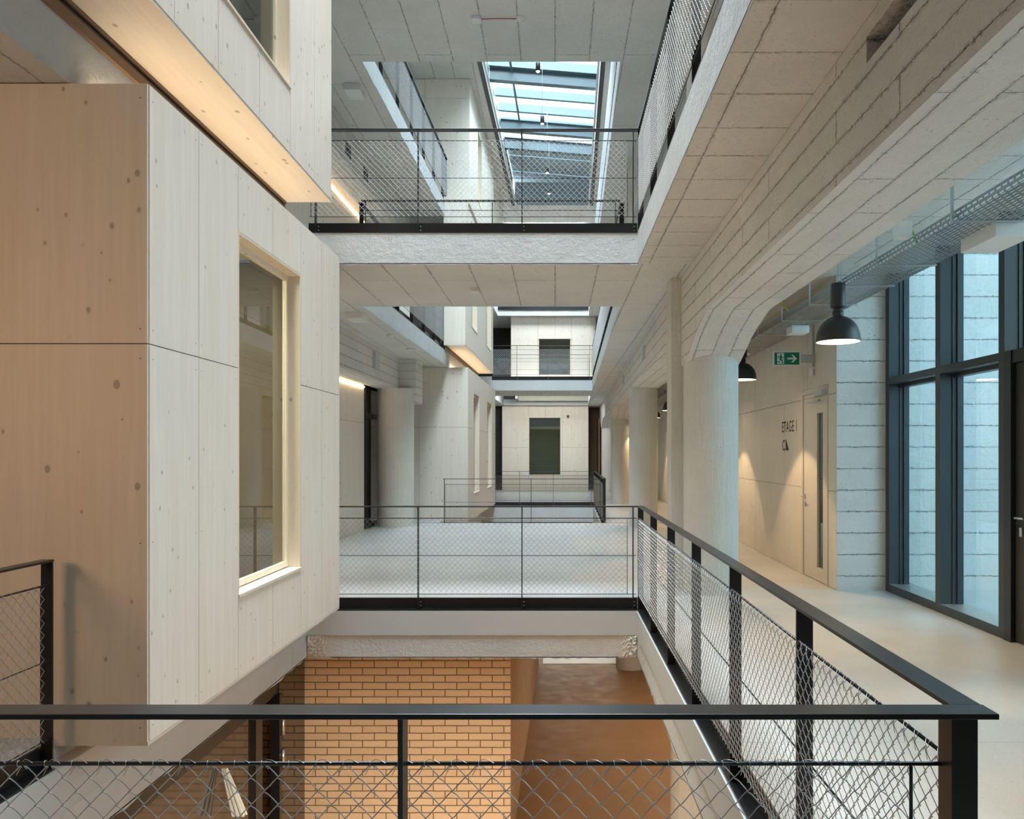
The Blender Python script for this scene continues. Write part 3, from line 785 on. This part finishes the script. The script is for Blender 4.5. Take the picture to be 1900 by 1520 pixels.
# around the second void, first floor
FR = 'first-floor void beside the distant cabin'
railing('small chain-link railing on the near edge of the distant first-floor void', (-2.96, 19.995), (1.02, 19.995), (0, 1), 0,
        [.03, 2.2, 3.93], bent=True, sub=1, mesh_r=.002, plate=False)
railing('distant side railing on the right of the first-floor void', (1.04, 20.0), (1.04, 28.45), (-1, 0), 0,
        [.05]+[1.3*k for k in range(1, 7)]+[8.4], bent=True, sub=1, mesh_r=.002, plate=False)
railing('chain-link railing on the far edge of the distant first-floor void', (-2.5, 28.395), (1.04, 28.395), (0, -1), 0,
        [.9, 2.1, 3.45], bent=True, sub=1, mesh_r=.0035)
# second floor
railing('upper chain-link railing across the bridge, at the top centre', (XL, 9.495), (EX, 9.495), (0, -1), F2,
        [.10, -1.635-XL, -.396-XL, .93-XL], sub=2, mesh_range=(.05, .86-XL), first=.06, mesh_r=.0018)
railing('upper chain-link railing seen from below, along the right edge of the near void', (EX, 2.5), (EX, 9.56), (-1, 0), F2,
        [3.266+1.25*k-2.5 for k in range(6)], sub=3, sides=5, mesh_r=.0018, endrods=(False, True), mesh_range=(.02, 6.9))
railing('railing on the back edge of the second-floor bridge, behind the upper chain-link one', (XL, 12.245), (EX+.01, 12.245), (0, 1), F2,
        [.06, 2.0, 3.88], sub=1, mesh_r=.0017, plate=False)
railing('second-floor side railing over the left of the far void, ending at the cabin', (-2.96, 12.3), (-2.96, 20.15), (1, 0), F2,
        [.05]+[1.3*k for k in range(1, 7)], bent=True, sub=1, mesh_r=.002, mesh_range=(.05, 7.7))
railing('second-floor side railing over the right of the far void', (.992, 12.3), (.992, 28.4), (-1, 0), F2,
        [.05]+[1.34*k for k in range(1, 12)]+[16.0], bent=True, sub=1, mesh_r=.003)
railing('distant second-floor bridge railing in front of the office window', (-2.6, 28.495), (1.02, 28.495), (0, -1), F2,
        [.9, 2.0, 3.5], bent=True, sub=1, mesh_r=.0045)
railing('farthest second-floor railing, low behind the distant bridge', (-2.9, 31.19), (1.0, 31.19), (0, 1), F2,
        [.1, 1.9, 3.8], bent=True, sub=1, mesh_r=.003, plate=False)
# third floor
railing('third-floor side railing seen through the ceiling opening, left of the skylight', (-2.96, 12.3), (-2.96, 20.7), (1, 0), F3,
        [.05]+[1.3*k for k in range(1, 7)]+[8.3], bent=True, sub=1, mesh_r=.002)
railing('third-floor side railing on the right, beside the skylight', (1.01, 12.3), (1.01, 34.7), (-1, 0), F3,
        [.05]+[1.34*k for k in range(1, 17)], bent=True, sub=1, mesh_r=.002)
mb = MB(); mb.box((-2.96, 37.17, F2-.235), (1.0, 37.20, F2-.04)); mb.box((-2.96, 34.77, F3-.27), (1.0, 34.80, F3-.12)); struct(mb, 'trim_3', M_black, bent=True)

# ------------------------------------------------------------------ skylight over the far atrium
sk = thing('skylight', (-.4, 22, C3+.35), 'glazed roof light with blue-grey steel beams above the far atrium', 'skylight')
ZL, ZR = C3+1.08, C3+.83            # glazing falls to the right
m = MB()
for (xa, xb) in ((-2.10, -1.985), (.985, 1.10)):
    m = MB(); m.boxseg((xa, 12.5, C3-.02), (xb, 31.4, C3+.36), 5)
    part(m, 'curb_frame', M_dark, sk, True)
m = MB(); m.box((-1.98, 31.36, C3-.01), (.98, 31.39, C3+.9)); part(m, 'end_panel', M_bluepanel, sk, True)
m = MB()
for x, z1 in ((-1.93, ZL), (.93, ZR)):
    m = MB(); m.boxseg((x-.03, 12.5, C3-.03), (x+.03, 31.3, C3+.03), 5)
    part(m, 'rail', M_zinc, sk, True)
m = MB()
m.boxseg((-2.1, 12.5, C3+.36), (-2.06, 31.4, ZL), 5); part(m, 'upstand', M_steelblue, sk, True); m = MB(); m.boxseg((1.06, 12.5, C3+.36), (1.1, 31.4, ZR), 5)
part(m, 'upstand', M_steelblue, sk, True)
def sloped(m, y0, y1, dz0, dz1, x0=-2.05, x1=1.05):
    za = lambda x: ZL+(ZR-ZL)*(x-x0)/(x1-x0)
    c = [(x0,y0,za(x0)+dz0),(x1,y0,za(x1)+dz0),(x1,y1,za(x1)+dz0),(x0,y1,za(x0)+dz0),(x0,y0,za(x0)+dz1),(x1,y0,za(x1)+dz1),(x1,y1,za(x1)+dz1),(x0,y1,za(x0)+dz1)]
    m.add(c, [(0,3,2,1),(4,5,6,7),(0,1,5,4),(1,2,6,5),(2,3,7,6),(3,0,4,7)])
for yb in (15.4, 18.9, 22.4, 25.9, 27.4):
    m = MB(); sloped(m, yb-.01, yb+.01, -.36, 0); sloped(m, yb-.10, yb+.10, -.38, -.36); sloped(m, yb-.10, yb+.10, -.02, 0)
    part(m, 'beam', M_steelblue, sk, True)
for yb in (20.1, 21.2, 22.25, 24.1, 25.15, 26.2):
    m = MB(); sloped(m, yb-.05, yb+.05, -.04, .20); part(m, 'purlin', M_steelblue, sk, True)
m = MB(); m.boxseg((-1.46, 14.6, ZL-.12), (-1.40, 27.3, ZL-.06), 4); part(m, 'stringer', M_steelblue, sk, True)
for i, y in enumerate((12.6, 15.5, 18.5, 21.5, 24.5)):
    m = MB(); sloped(m, y, y+2.9, .22, .232); part(m, 'glass_pane', M_glass, sk, True)
m = MB()
k = 12
for i in range(k):
    y0 = 27.5+i*10/k; sloped(m, y0, y0+10/k-.02, .05+.03*(i % 2), .10+.03*(i % 2))
part(m, 'roof_panel', M_bluepanel, sk, True)

# spotlights hanging under the skylight
def hanging_spot(x, y, z, label, first=[None]):
    if first[0] is None:
        t = thing('hanging_spotlight', (x, y, z), label, 'spotlight', 'small spotlights hanging under the skylight')
        m = MB(); m.lathe([(.046, .012), (.05, .012), (.05, .20), (.047, .205), (0, .205)], (x, y, z), 20); m.lathe([(.046, .012), (.046, .05)], (x, y, z), 20); part(m, 'body', M_lamp, t)
        m = MB(); m.lathe([(0, -.012), (.025, -.006), (.04, .012), (.044, .03)], (x, y, z), 20); part(m, 'bulb', M_glow, t)
        m = MB(); m.tube([(x, y, z+.2), (x, y, C3+1.0)], .004, 6); part(m, 'cable', M_zinc, t)
        first[0] = t
    else:
        t = copy_tree(first[0]); t.location = (x, y, z); t['label'] = label
for x, y, l in ((-.38, 17.7, 'largest hanging spotlight, cut by the ceiling opening edge'), (-.33, 20.5, 'hanging spotlight against the white skylight panes'),
                (-.24, 24.1, 'upper of two hanging spotlights before the blue-grey roof panels'), (-.20, 26.0, 'lowest and smallest hanging spotlight, above the railing')):
    hanging_spot(x, y, 10.2, l)

# ------------------------------------------------------------------ pendant lamps over the right corridor
def pendant(x, y, label, first=[None]):
    z = 2.78
    if first[0] is None:
        t = thing('pendant_lamp', (x, y, z), label, 'pendant lamp', 'pendant lamps along the right corridor')
        c = (x, y, z)
        m = MB(); R = .2
        prof = [(R, 0), (R, .012)]+[(R*math.cos(a)*1.0, .012+.235*math.sin(a)**.92) for a in [PI/2*k/14 for k in range(1, 13)]]+[(.052, .262), (.052, .285), (.045, .292)]
        m.lathe(prof, c, 56); part(m, 'shade', M_lamp, t)
        m = MB(); prof = [(R-.004, .001)]+[((R-.008)*math.cos(a), .010+.222*math.sin(a)) for a in [PI/2*k/12 for k in range(0, 12)]]
        m.lathe(prof, c, 56); m.lathe([(R-.005, .0005), (R, 0)], c, 56); part(m, 'shade_lining', M_lampin, t)
        m = MB(); m.lathe([(0, .055), (.08, .055), (.13, .062), (.176, .072)], c, 48); part(m, 'diffuser', M_glow, t)
        m = MB(); m.lathe([(.045, .29), (.047, .315), (.066, .322), (.070, .335), (.067, .53), (.062, .55), (.02, .555), (0, .556)], c, 40); part(m, 'lamp_body', M_lamp, t)
        m = MB(); m.tube([(x, y, z+.55), (x, y, C1)], .004, 6); part(m, 'cable', M_zinc, t)
        first[0] = t
    else:
        t = copy_tree(first[0]); t.location = (x, y, z); t['label'] = label
    l = bpy.data.lights.new('pendant_light', 'SPOT'); l.energy = 112; l.color = (1.0, .69, .38); l.spot_size = math.radians(84); l.spot_blend = .18; l.shadow_soft_size = .05
    o = bpy.data.objects.new('pendant_light', l); o.location = (x, y, z+.045); COL.objects.link(o)
for y, l in ((7.5, 'large black dome pendant lamp hanging in front of the board-marked wall'), (11.35, 'black dome pendant partly hidden behind the nearest round column'),
             (3.6, 'black dome pendant over the walkway near the camera'), (15.3, 'black dome pendant hidden behind the nearest round column'),
             (19.4, 'small distant black pendant just left of the nearest round column'), (23.4, 'smallest distant black pendant at the second column'), (27.4, 'black pendant near the far end of the corridor')):
    pendant(2.66 + (BK*(y-12.25) if y > 12.25 else 0), y, l)

# ------------------------------------------------------------------ cable tray
tr = thing('cable_tray', (2.8, 6, 3.36), 'perforated galvanised cable tray hung under the corridor ceiling', 'cable tray')
m = MB(); m.boxseg((2.80, 1.5, 3.362), (3.28, 36, 3.364), 12); part(m, 'tray_bottom', M_tray, tr, True)
for x in (2.80, 3.278):
    m = MB(); m.boxseg((x, 1.5, 3.364), (x+.002, 36, 3.43), 12); part(m, 'tray_side', M_tray, tr, True)
    m = MB(); m.boxseg((x-.004 if x < 3 else x-.006, 1.5, 3.428), (x+.008, 36, 3.434), 12); part(m, 'tray_rim', M_zinc, tr, True)
for y in (3.2, 4.4, 5.56, 6.87, 7.72, 8.68, 9.75, 10.9, 12.2, 13.6, 15.0, 16.4, 17.8, 19.2, 20.6, 22):
    m = MB(); m.box((2.775, y-.001, 3.36), (2.779, y+.042, C1-.002)); m.box((2.762, y-.001, 3.36), (2.775, y+.003, C1-.002)); m.box((2.775, y, 3.352), (3.29, y+.04, 3.36)); part(m, 'hanger', M_zinc, tr, True)
m = MB(); m.tube([(2.81, 9.6, 3.45), (2.72, 9.75, 3.6), (2.70, 9.85, 3.8), (2.85, 10.0, 3.9), (3.05, 10.4, 3.92), (3.2, 11, 3.9)], .012, 8)
tag(m.build('cable', M_yel), 'yellow cable looping above the tray behind the nearest column', 'cable')
m = MB(); m.box((2.64, 6.15, 3.40), (2.755, 6.24, 3.53)); jb = thing('junction_box', (2.7, 6.2, 3.4), 'small grey junction box at the tray edge with a green cable', 'junction box'); part(m, 'box', M_white, jb, bevel=.004)
m = MB(); m.tube([(2.70, 6.24, 3.50), (2.70, 6.30, 3.56), (2.74, 6.34, 3.59), (2.80, 6.33, 3.56), (2.84, 6.30, 3.45), (2.86, 6.28, 3.38)], .009, 8); part(m, 'cable', M_cable, jb)
m = MB(); m.box((3.0, 10.1, 3.262), (3.22, 10.35, 3.361)); tag(m.build('emergency_light', M_white, bevel=.006), 'slim white emergency light under the tray above the exit sign', 'emergency light')
m = MB(); m.box((3.10, 5.62, 3.262), (3.38, 6.1, 3.361)); eo = tag(m.build('emergency_light', M_white, bevel=.006), 'large white box light under the tray at the right edge', 'emergency light')
m = MB(); m.lathe([(0, 0), (.035, 0), (.05, .02), (.05, .03), (.028, .035), (.028, .05)], (3.05, 12.7, 3.30), 24); tag(m.build('smoke_detector', M_white, None, True), 'small white smoke detector under the tray beside the pendant', 'smoke detector')

# ------------------------------------------------------------------ exit sign, hanging across the corridor
ex = thing('exit_sign', (3.15, 10.9, 2.8), 'green running-man exit sign with a white arrow, above the door', 'exit sign')
sx0, sx1, sz0, sz1, sy = 2.975, 3.355, 2.925, 3.135, 10.9
m = MB(); m.box((sx0, sy, sz0), (sx1, sy+.012, sz1)); part(m, 'sign_plate', M_signw, ex)
m = MB(); m.box((sx0+.022, sy-.002, sz0+.022), (sx1-.018, sy, sz1-.022)); part(m, 'green_field', M_green, ex)
def poly2(mb, pts, ox, oz, s, y, d=.0015):
    mb.prism([(ox+p[0]*s, oz+p[1]*s) for p in pts], 'y', y-d, y)
m = MB(); poly2(m, [(0, 0), (1.0, 0), (1.0, 1.55), (0, 1.55)], sx0+.058, sz0+.032, .095, sy-.002); part(m, 'doorway', M_signw, ex)
m = MB()
o2 = (sx0+.058, sz0+.032)
f = lambda pts: poly2(m, pts, o2[0], o2[1], .095, sy-.0035)
f([(.55+.11*math.cos(a), 1.32+.11*math.sin(a)) for a in [2*PI*k/10 for k in range(10)]])
f([(.35, .72), (.55, .62), (.74, 1.1), (.55, 1.18), (.38, 1.12)])
f([(.38, 1.16), (.12, 1.05), (.06, .78), (.14, .76), (.20, .98), (.42, 1.04)])
f([(.66, 1.12), (.76, .92), (.98, .92), (.98, .84), (.72, .82), (.60, 1.0)])
f([(.5, .62), (.62, .74), (.78, .48), (.92, .08), (.80, .04), (.64, .42), (.45, .60)])
f([(.35, .72), (.52, .66), (.40, .36), (-.05, .36), (-.05, .26), (.44, .24)])
part(m, 'running_figure', M_green, ex)
m = MB(); ax_, az_ = sx0+.198, sz0+.105
f2 = lambda pts: poly2(m, pts, ax_, az_, 1, sy-.002)
f2([(0, -.012), (.10, -.012), (.10, .012), (0, .012)])
f2([(.050, .052), (.078, .052), (.13, 0), (.10, 0)]); f2([(.10, 0), (.13, 0), (.078, -.052), (.050, -.052)])
part(m, 'arrow', M_signw, ex)
m = MB(); m.box((sx1-.002, sy+.002, sz0+.05), (3.559, sy+.010, sz0+.16)); part(m, 'bracket', M_zinc, ex)

# ------------------------------------------------------------------ corridor door, lettering, conduit
d = thing('door_1', (3.56, 10.9, 0), 'cream fire door with a narrow glazed slot in the right wall', 'door', kind='structure')
m = MB(); y0, y1, zt = DO
m.box((3.548, y0+.002, 0), (3.60, y0+.07, zt)); m.box((3.548, y1-.07, 0), (3.60, y1-.002, zt)); m.box((3.548, y0+.07, zt-.07), (3.60, y1-.07, zt-.002)); part(m, 'door_frame', M_door, d)
m = MB(); panels(m, 'x', 3.565, 3.61, [y0+.074, y1-.074], [.008, zt-.13], [(10.62, 10.86, .18, 2.28)], gap=0); m.box((3.565, y0+.074, zt-.126), (3.60, y1-.074, zt-.074)); part(m, 'door_leaf', M_door, d)
m = MB(); m.box((3.59, 10.62, .18), (3.595, 10.86, 2.28)); part(m, 'glass_slot', M_glassd, d)
m = MB(); m.box((3.48, 10.42, zt-.13), (3.562, 10.72, zt-.06)); m.box((3.50, 10.62, zt-.20), (3.53, 11.1, zt-.175)); part(m, 'door_closer', M_zinc, d)
m = MB(); m.tube([(3.562, 11.36, 1.13), (3.50, 11.36, 1.13), (3.50, 11.24, 1.13)], .010, 8); m.lathe([(.0, 0)], (3.56, 11.36, 1.0), 3) if False else None
m.box((3.555, 11.335, .99), (3.563, 11.385, 1.045)); m.box((3.555, 11.335, 1.10), (3.563, 11.385, 1.16)); part(m, 'handle', M_bolt, d)

def text_on_wall(name, body, y_left, z, height, width, label):
    """lettering on the right wall (x=3.56), reading from far to near"""
    cu = bpy.data.curves.new(name, 'FONT'); cu.body = body; cu.size = 1; cu.extrude = 0; cu.offset = .012; cu.space_character = 1.12
    o = bpy.data.objects.new(name, cu); COL.objects.link(o)
    bpy.context.view_layer.update()
    dx = o.dimensions.x; dy = .72
    sx, sy_ = width/dx, height/dy
    me = o.to_mesh().copy(); bpy.data.objects.remove(o)
    for v in me.vertices:
        x, yy = v.co.x*sx, v.co.y*sy_
        v.co = (0, -x, yy)
    o = bpy.data.objects.new(name, me); COL.objects.link(o); me.materials.clear(); me.materials.append(M_letter)
    o.location = (3.5585, y_left, z)
    return tag(o, label, 'lettering')
text_on_wall('wall_lettering', 'ETAGE 1', 12.52, 2.065, .17, .76, 'dark capitals reading ETAGE 1 on the cream wall')
text_on_wall('wall_lettering', 'C', 12.50, 1.78, .17, .145, 'dark letter C under the floor sign on the cream wall')
m = MB()
st = [(0, 0), (0, .17), (.035, .17)]
for k in range(5): st += [(.035+.031*k, .17-.034*(k+1)+.0), (.035+.031*(k+1), .17-.034*(k+1))] if k < 4 else [(.035+.031*4, .0)]
m.prism([(12.31-p[0], 1.78+p[1]) for p in st], 'x', 3.557, 3.5595); tag(m.build('stair_symbol', M_letter), 'dark staircase pictogram beside the letter C on the wall', 'pictogram')
cd = thing('call_point', (3.54, 11.0, 2.8), 'thin vertical conduit with a small white sensor beside the exit sign', 'conduit')
m = MB(); m.box((3.545, 10.98, 2.93), (3.559, 11.0, 3.5)); m.box((3.545, 10.93, 2.93), (3.559, 10.945, 3.5)); part(m, 'conduit', M_zinc, cd)
m = MB(); m.lathe([(0, 0), (.028, .01), (.036, .04), (.03, .09), (.012, .12)], (3.52, 10.96, 2.79), 16); part(m, 'sensor', M_white, cd)

# ------------------------------------------------------------------ glazed facade of the light court
fc = thing('window_3', (4.18, 8, 0), 'tall dark-framed glazed facade along the right side', 'glazing', kind='structure')
FX = 4.18
mull = [(9.985, 10.09), (8.66, 8.77), (7.42, 7.52)]
m = MB(); m.box((FX, 7.42, 0), (FX+.30, 10.09, .095)); part(m, 'sill', M_teal, fc)
m = MB(); m.box((FX+.004, 7.52, .095), (FX+.29, 9.985, .098)); part(m, 'sill_cap', M_zinc, fc)
for a, b in mull:
    m = MB(); m.box((FX, a, .095), (FX+.13, b, C1-.003)); m.box((FX+.13, a-.012, .095), (FX+.17, b+.012, C1-.003)); m.box((FX+.175, a-.03, .095), (FX+.24, b+.03, C1-.003)); part(m, 'mullion', M_teal, fc)
for a, b in ((8.77, 9.985), (7.52, 8.66)):
    m = MB(); m.box((FX, a, 2.60), (FX+.13, b, 2.68)); m.box((FX+.135, a, 2.56), (FX+.23, b, 2.70)); part(m, 'transom', M_teal, fc)
    for z0, z1 in ((.10, 2.56), (2.70, C1-.01)):
        m = MB(); m.box((FX+.195, a, z0), (FX+.20, b, z1)); m.box((FX+.222, a, z0), (FX+.227, b, z1)); part(m, 'pane', M_glass, fc)
dd = thing('door_2', (4.2, 6.8, 0), 'black door with a steel handle at the right edge', 'door', kind='structure')
m = MB(); m.box((FX-.01, 7.30, 0), (FX+.14, 7.418, 2.68)); m.box((FX, 5.9, 2.56), (FX+.14, 7.30, 2.68)); m.box((FX-.01, 5.8, 0), (FX+.14, 5.9, 3.98)); part(m, 'door_frame', M_black, dd)
m = MB(); m.box((FX+.03, 5.91, .01), (FX+.09, 7.29, 2.555)); part(m, 'door_leaf', M_dark, dd)
m = MB(); m.tube([(FX+.03, 7.2, 1.15), (FX-.03, 7.2, 1.15), (FX-.03, 7.06, 1.15)], .011, 10); m.lathe([(.001, 0), (.024, .0)], (FX, 7.2, 1.1), 12)
m.box((FX+.02, 7.18, .98), (FX+.031, 7.22, 1.06)); part(m, 'handle', M_bolt, dd)
m = MB(); m.box((FX+.195, 5.9, 2.70), (FX+.20, 7.40, C1-.01)); part(m, 'pane', M_glass, dd)
m = MB(); m.box((FX, 2.0, 0), (FX+.12, 5.8, .1)); m.box((FX, 2.0, 2.6), (FX+.12, 5.8, 2.68)); m.box((FX, 3.8, .1), (FX+.12, 3.9, 3.98)); part(m, 'side_frame', M_teal, fc)
m = MB(); m.box((FX+.19, 2.0, .1), (FX+.20, 5.8, 3.98)); part(m, 'pane', M_glass, fc)

# ------------------------------------------------------------------ ground floor glazed front in shadow, left
gf = thing('door_4', (-3.1, 8.6, -3.4), 'dark glazed ground-floor front with an open gap and chrome hinges', 'door', kind='structure')
m = MB(); m.box((-3.14, 8.93, -3.4), (-3.09, 9.84, -.705)); part(m, 'side_panel', M_bglass, gf)
m = MB(); m.box((-3.16, 8.16, -3.4), (-3.06, 8.34, -.95)); m.box((-3.16, 8.86, -3.4), (-3.06, 8.93, -.95)); m.box((-3.16, 2, -.95), (-3.10, 8.93, -.705)); part(m, 'door_frame', M_black, gf)
m = MB(); m.box((-3.13, 2.0, -3.4), (-3.10, 8.16, -.95)); part(m, 'glass_front', M_bglass, gf)
m = MB()
for z in (-1.42, -1.78): m.tube([(-3.045, 8.93, z), (-3.045, 8.93, z+.20)], .018, 10)
part(m, 'hinges', M_bolt, gf)
sb = MB()
for k in range(6):
    sb.add([(-3.08+.008*k, 7.36+.01*(k % 2), -1.18), (-3.07+.008*k, 7.36+.01*(k % 2), -1.18), (-2.975+.022*k, 7.40+.012*(k % 2), -1.64+.012*(k % 2)), (-2.998+.022*k, 7.40+.012*(k % 2), -1.64+.012*(k % 2)),
            (-3.08+.008*k, 7.375+.01*(k % 2), -1.18), (-3.07+.008*k, 7.375+.01*(k % 2), -1.18), (-2.975+.022*k, 7.42+.012*(k % 2), -1.64+.012*(k % 2)), (-2.998+.022*k, 7.42+.012*(k % 2), -1.64+.012*(k % 2))],
           [(3, 2, 1, 0), (4, 5, 6, 7), (0, 1, 5, 4), (2, 3, 7, 6), (0, 4, 7, 3), (1, 2, 6, 5)])
tag(sb.build('strip_bundle', M_strip), 'bundle of pale strips hanging in the dark gap below the left walkway', 'bundle')

# ------------------------------------------------------------------ small fittings on ceilings and beams
def fitting(name, label, cat, box=None, dome=None, mat=None, bent=False):
    m = MB()
    if box: m.box(*box)
    else:
        x, y, z, r = dome; m.lathe([(0, -.055), (r*.55, -.052), (r*.7, -.03), (r, -.025), (r, -.002)], (x, y, z), 24)
    return tag(m.build(name, mat or M_white, None, bent, bevel=.003 if box else 0), label, cat)
def at(px, py, z):                         # a point seen at a pixel on a horizontal level
    Y = 1480*(z-1.73)/(842-py); return ((px-1030)*Y/1480, Y)
x, y = at(885, 33, C2); fitting('sensor_box', 'small white box on the high ceiling, joined to a detector by a red wire', 'sensor', box=((x-.07, y-.07, C2-.045), (x+.06, y+.07, C2-.001)))
x2, y2 = at(966, 33, C2); fitting('smoke_detector', 'round white detector on the high ceiling at the end of the red wire', 'smoke detector', dome=(x2, y2, C2, .062))
m = MB(); m.tube([(x+.06, y, C2-.02), ((x+x2)/2, y-.03, C2-.028), (x2-.05, y2, C2-.012)], .005, 6); tag(m.build('wire', M_red), 'thin red wire between the two ceiling sensors', 'wire')
m = MB(); m.tube([(x+.06, y+.03, C2-.008), (x2-.05, y2+.03, C2-.008)], .007, 6); tag(m.build('conduit', M_white), 'white conduit above the red wire on the high ceiling', 'conduit')
x, y = at(655, 160, C2); fitting('ceiling_speaker', 'square white box light on the second-floor ceiling at left', 'ceiling light', box=((x-.12, y-.12, C2-.11), (x+.14, y+.25, C2-.001)))
x, y = at(881, 536, C1); fitting('sensor_box', 'small white box under the bridge ceiling at centre', 'sensor', box=((x-.06, y-.07, C1-.05), (x+.06, y+.07, C1-.001)))
x, y = at(662, 582, C1); fitting('ceiling_light', 'square white box light under the first-floor ceiling at left', 'ceiling light', box=((x-.15, y-.15, C1-.10), (x+.13, y+.3, C1-.001)))
x, y = at(724, 622, C1); fitting('smoke_detector', 'round white detector on the left first-floor ceiling', 'smoke detector', dome=(x, y, C1, .07))
x, y = at(763, 647, C1); fitting('sensor_box', 'tiny flat white sensor near the left void edge', 'sensor', box=((x-.08, y-.1, C1-.03), (x+.08, y+.1, C1-.001)))
x, y = at(1014, 727.5, C1); fitting('sensor_box', 'tiny flat sensor under the distant bridge', 'sensor', box=((x-.09, y-.1, C1-.03), (x+.09, y+.1, C1-.001)))
fitting('wall_vent', 'small grey box on the face of the left beam', 'vent', box=((-3.859, 16.5, 3.50), (-3.80, 16.85, 3.83)), mat=M_greypanel, bent=True)
fitting('wall_vent', 'small dark opening in the right beam above the second column', 'vent', box=((1.60, 14.9, 3.52), (1.619, 15.3, 3.76)), mat=M_greypanel, bent=True)
fitting('wall_vent', 'smallest dark opening farther along the right beam', 'vent', box=((1.60, 20.8, 3.55), (1.619, 21.2, 3.8)), mat=M_greypanel, bent=True)
fitting('wall_sensor', 'small black square sensor on the far timber end wall', 'sensor', box=((.55, 37.57, 3.42), (.66, 37.599, 3.55)), mat=M_dark)
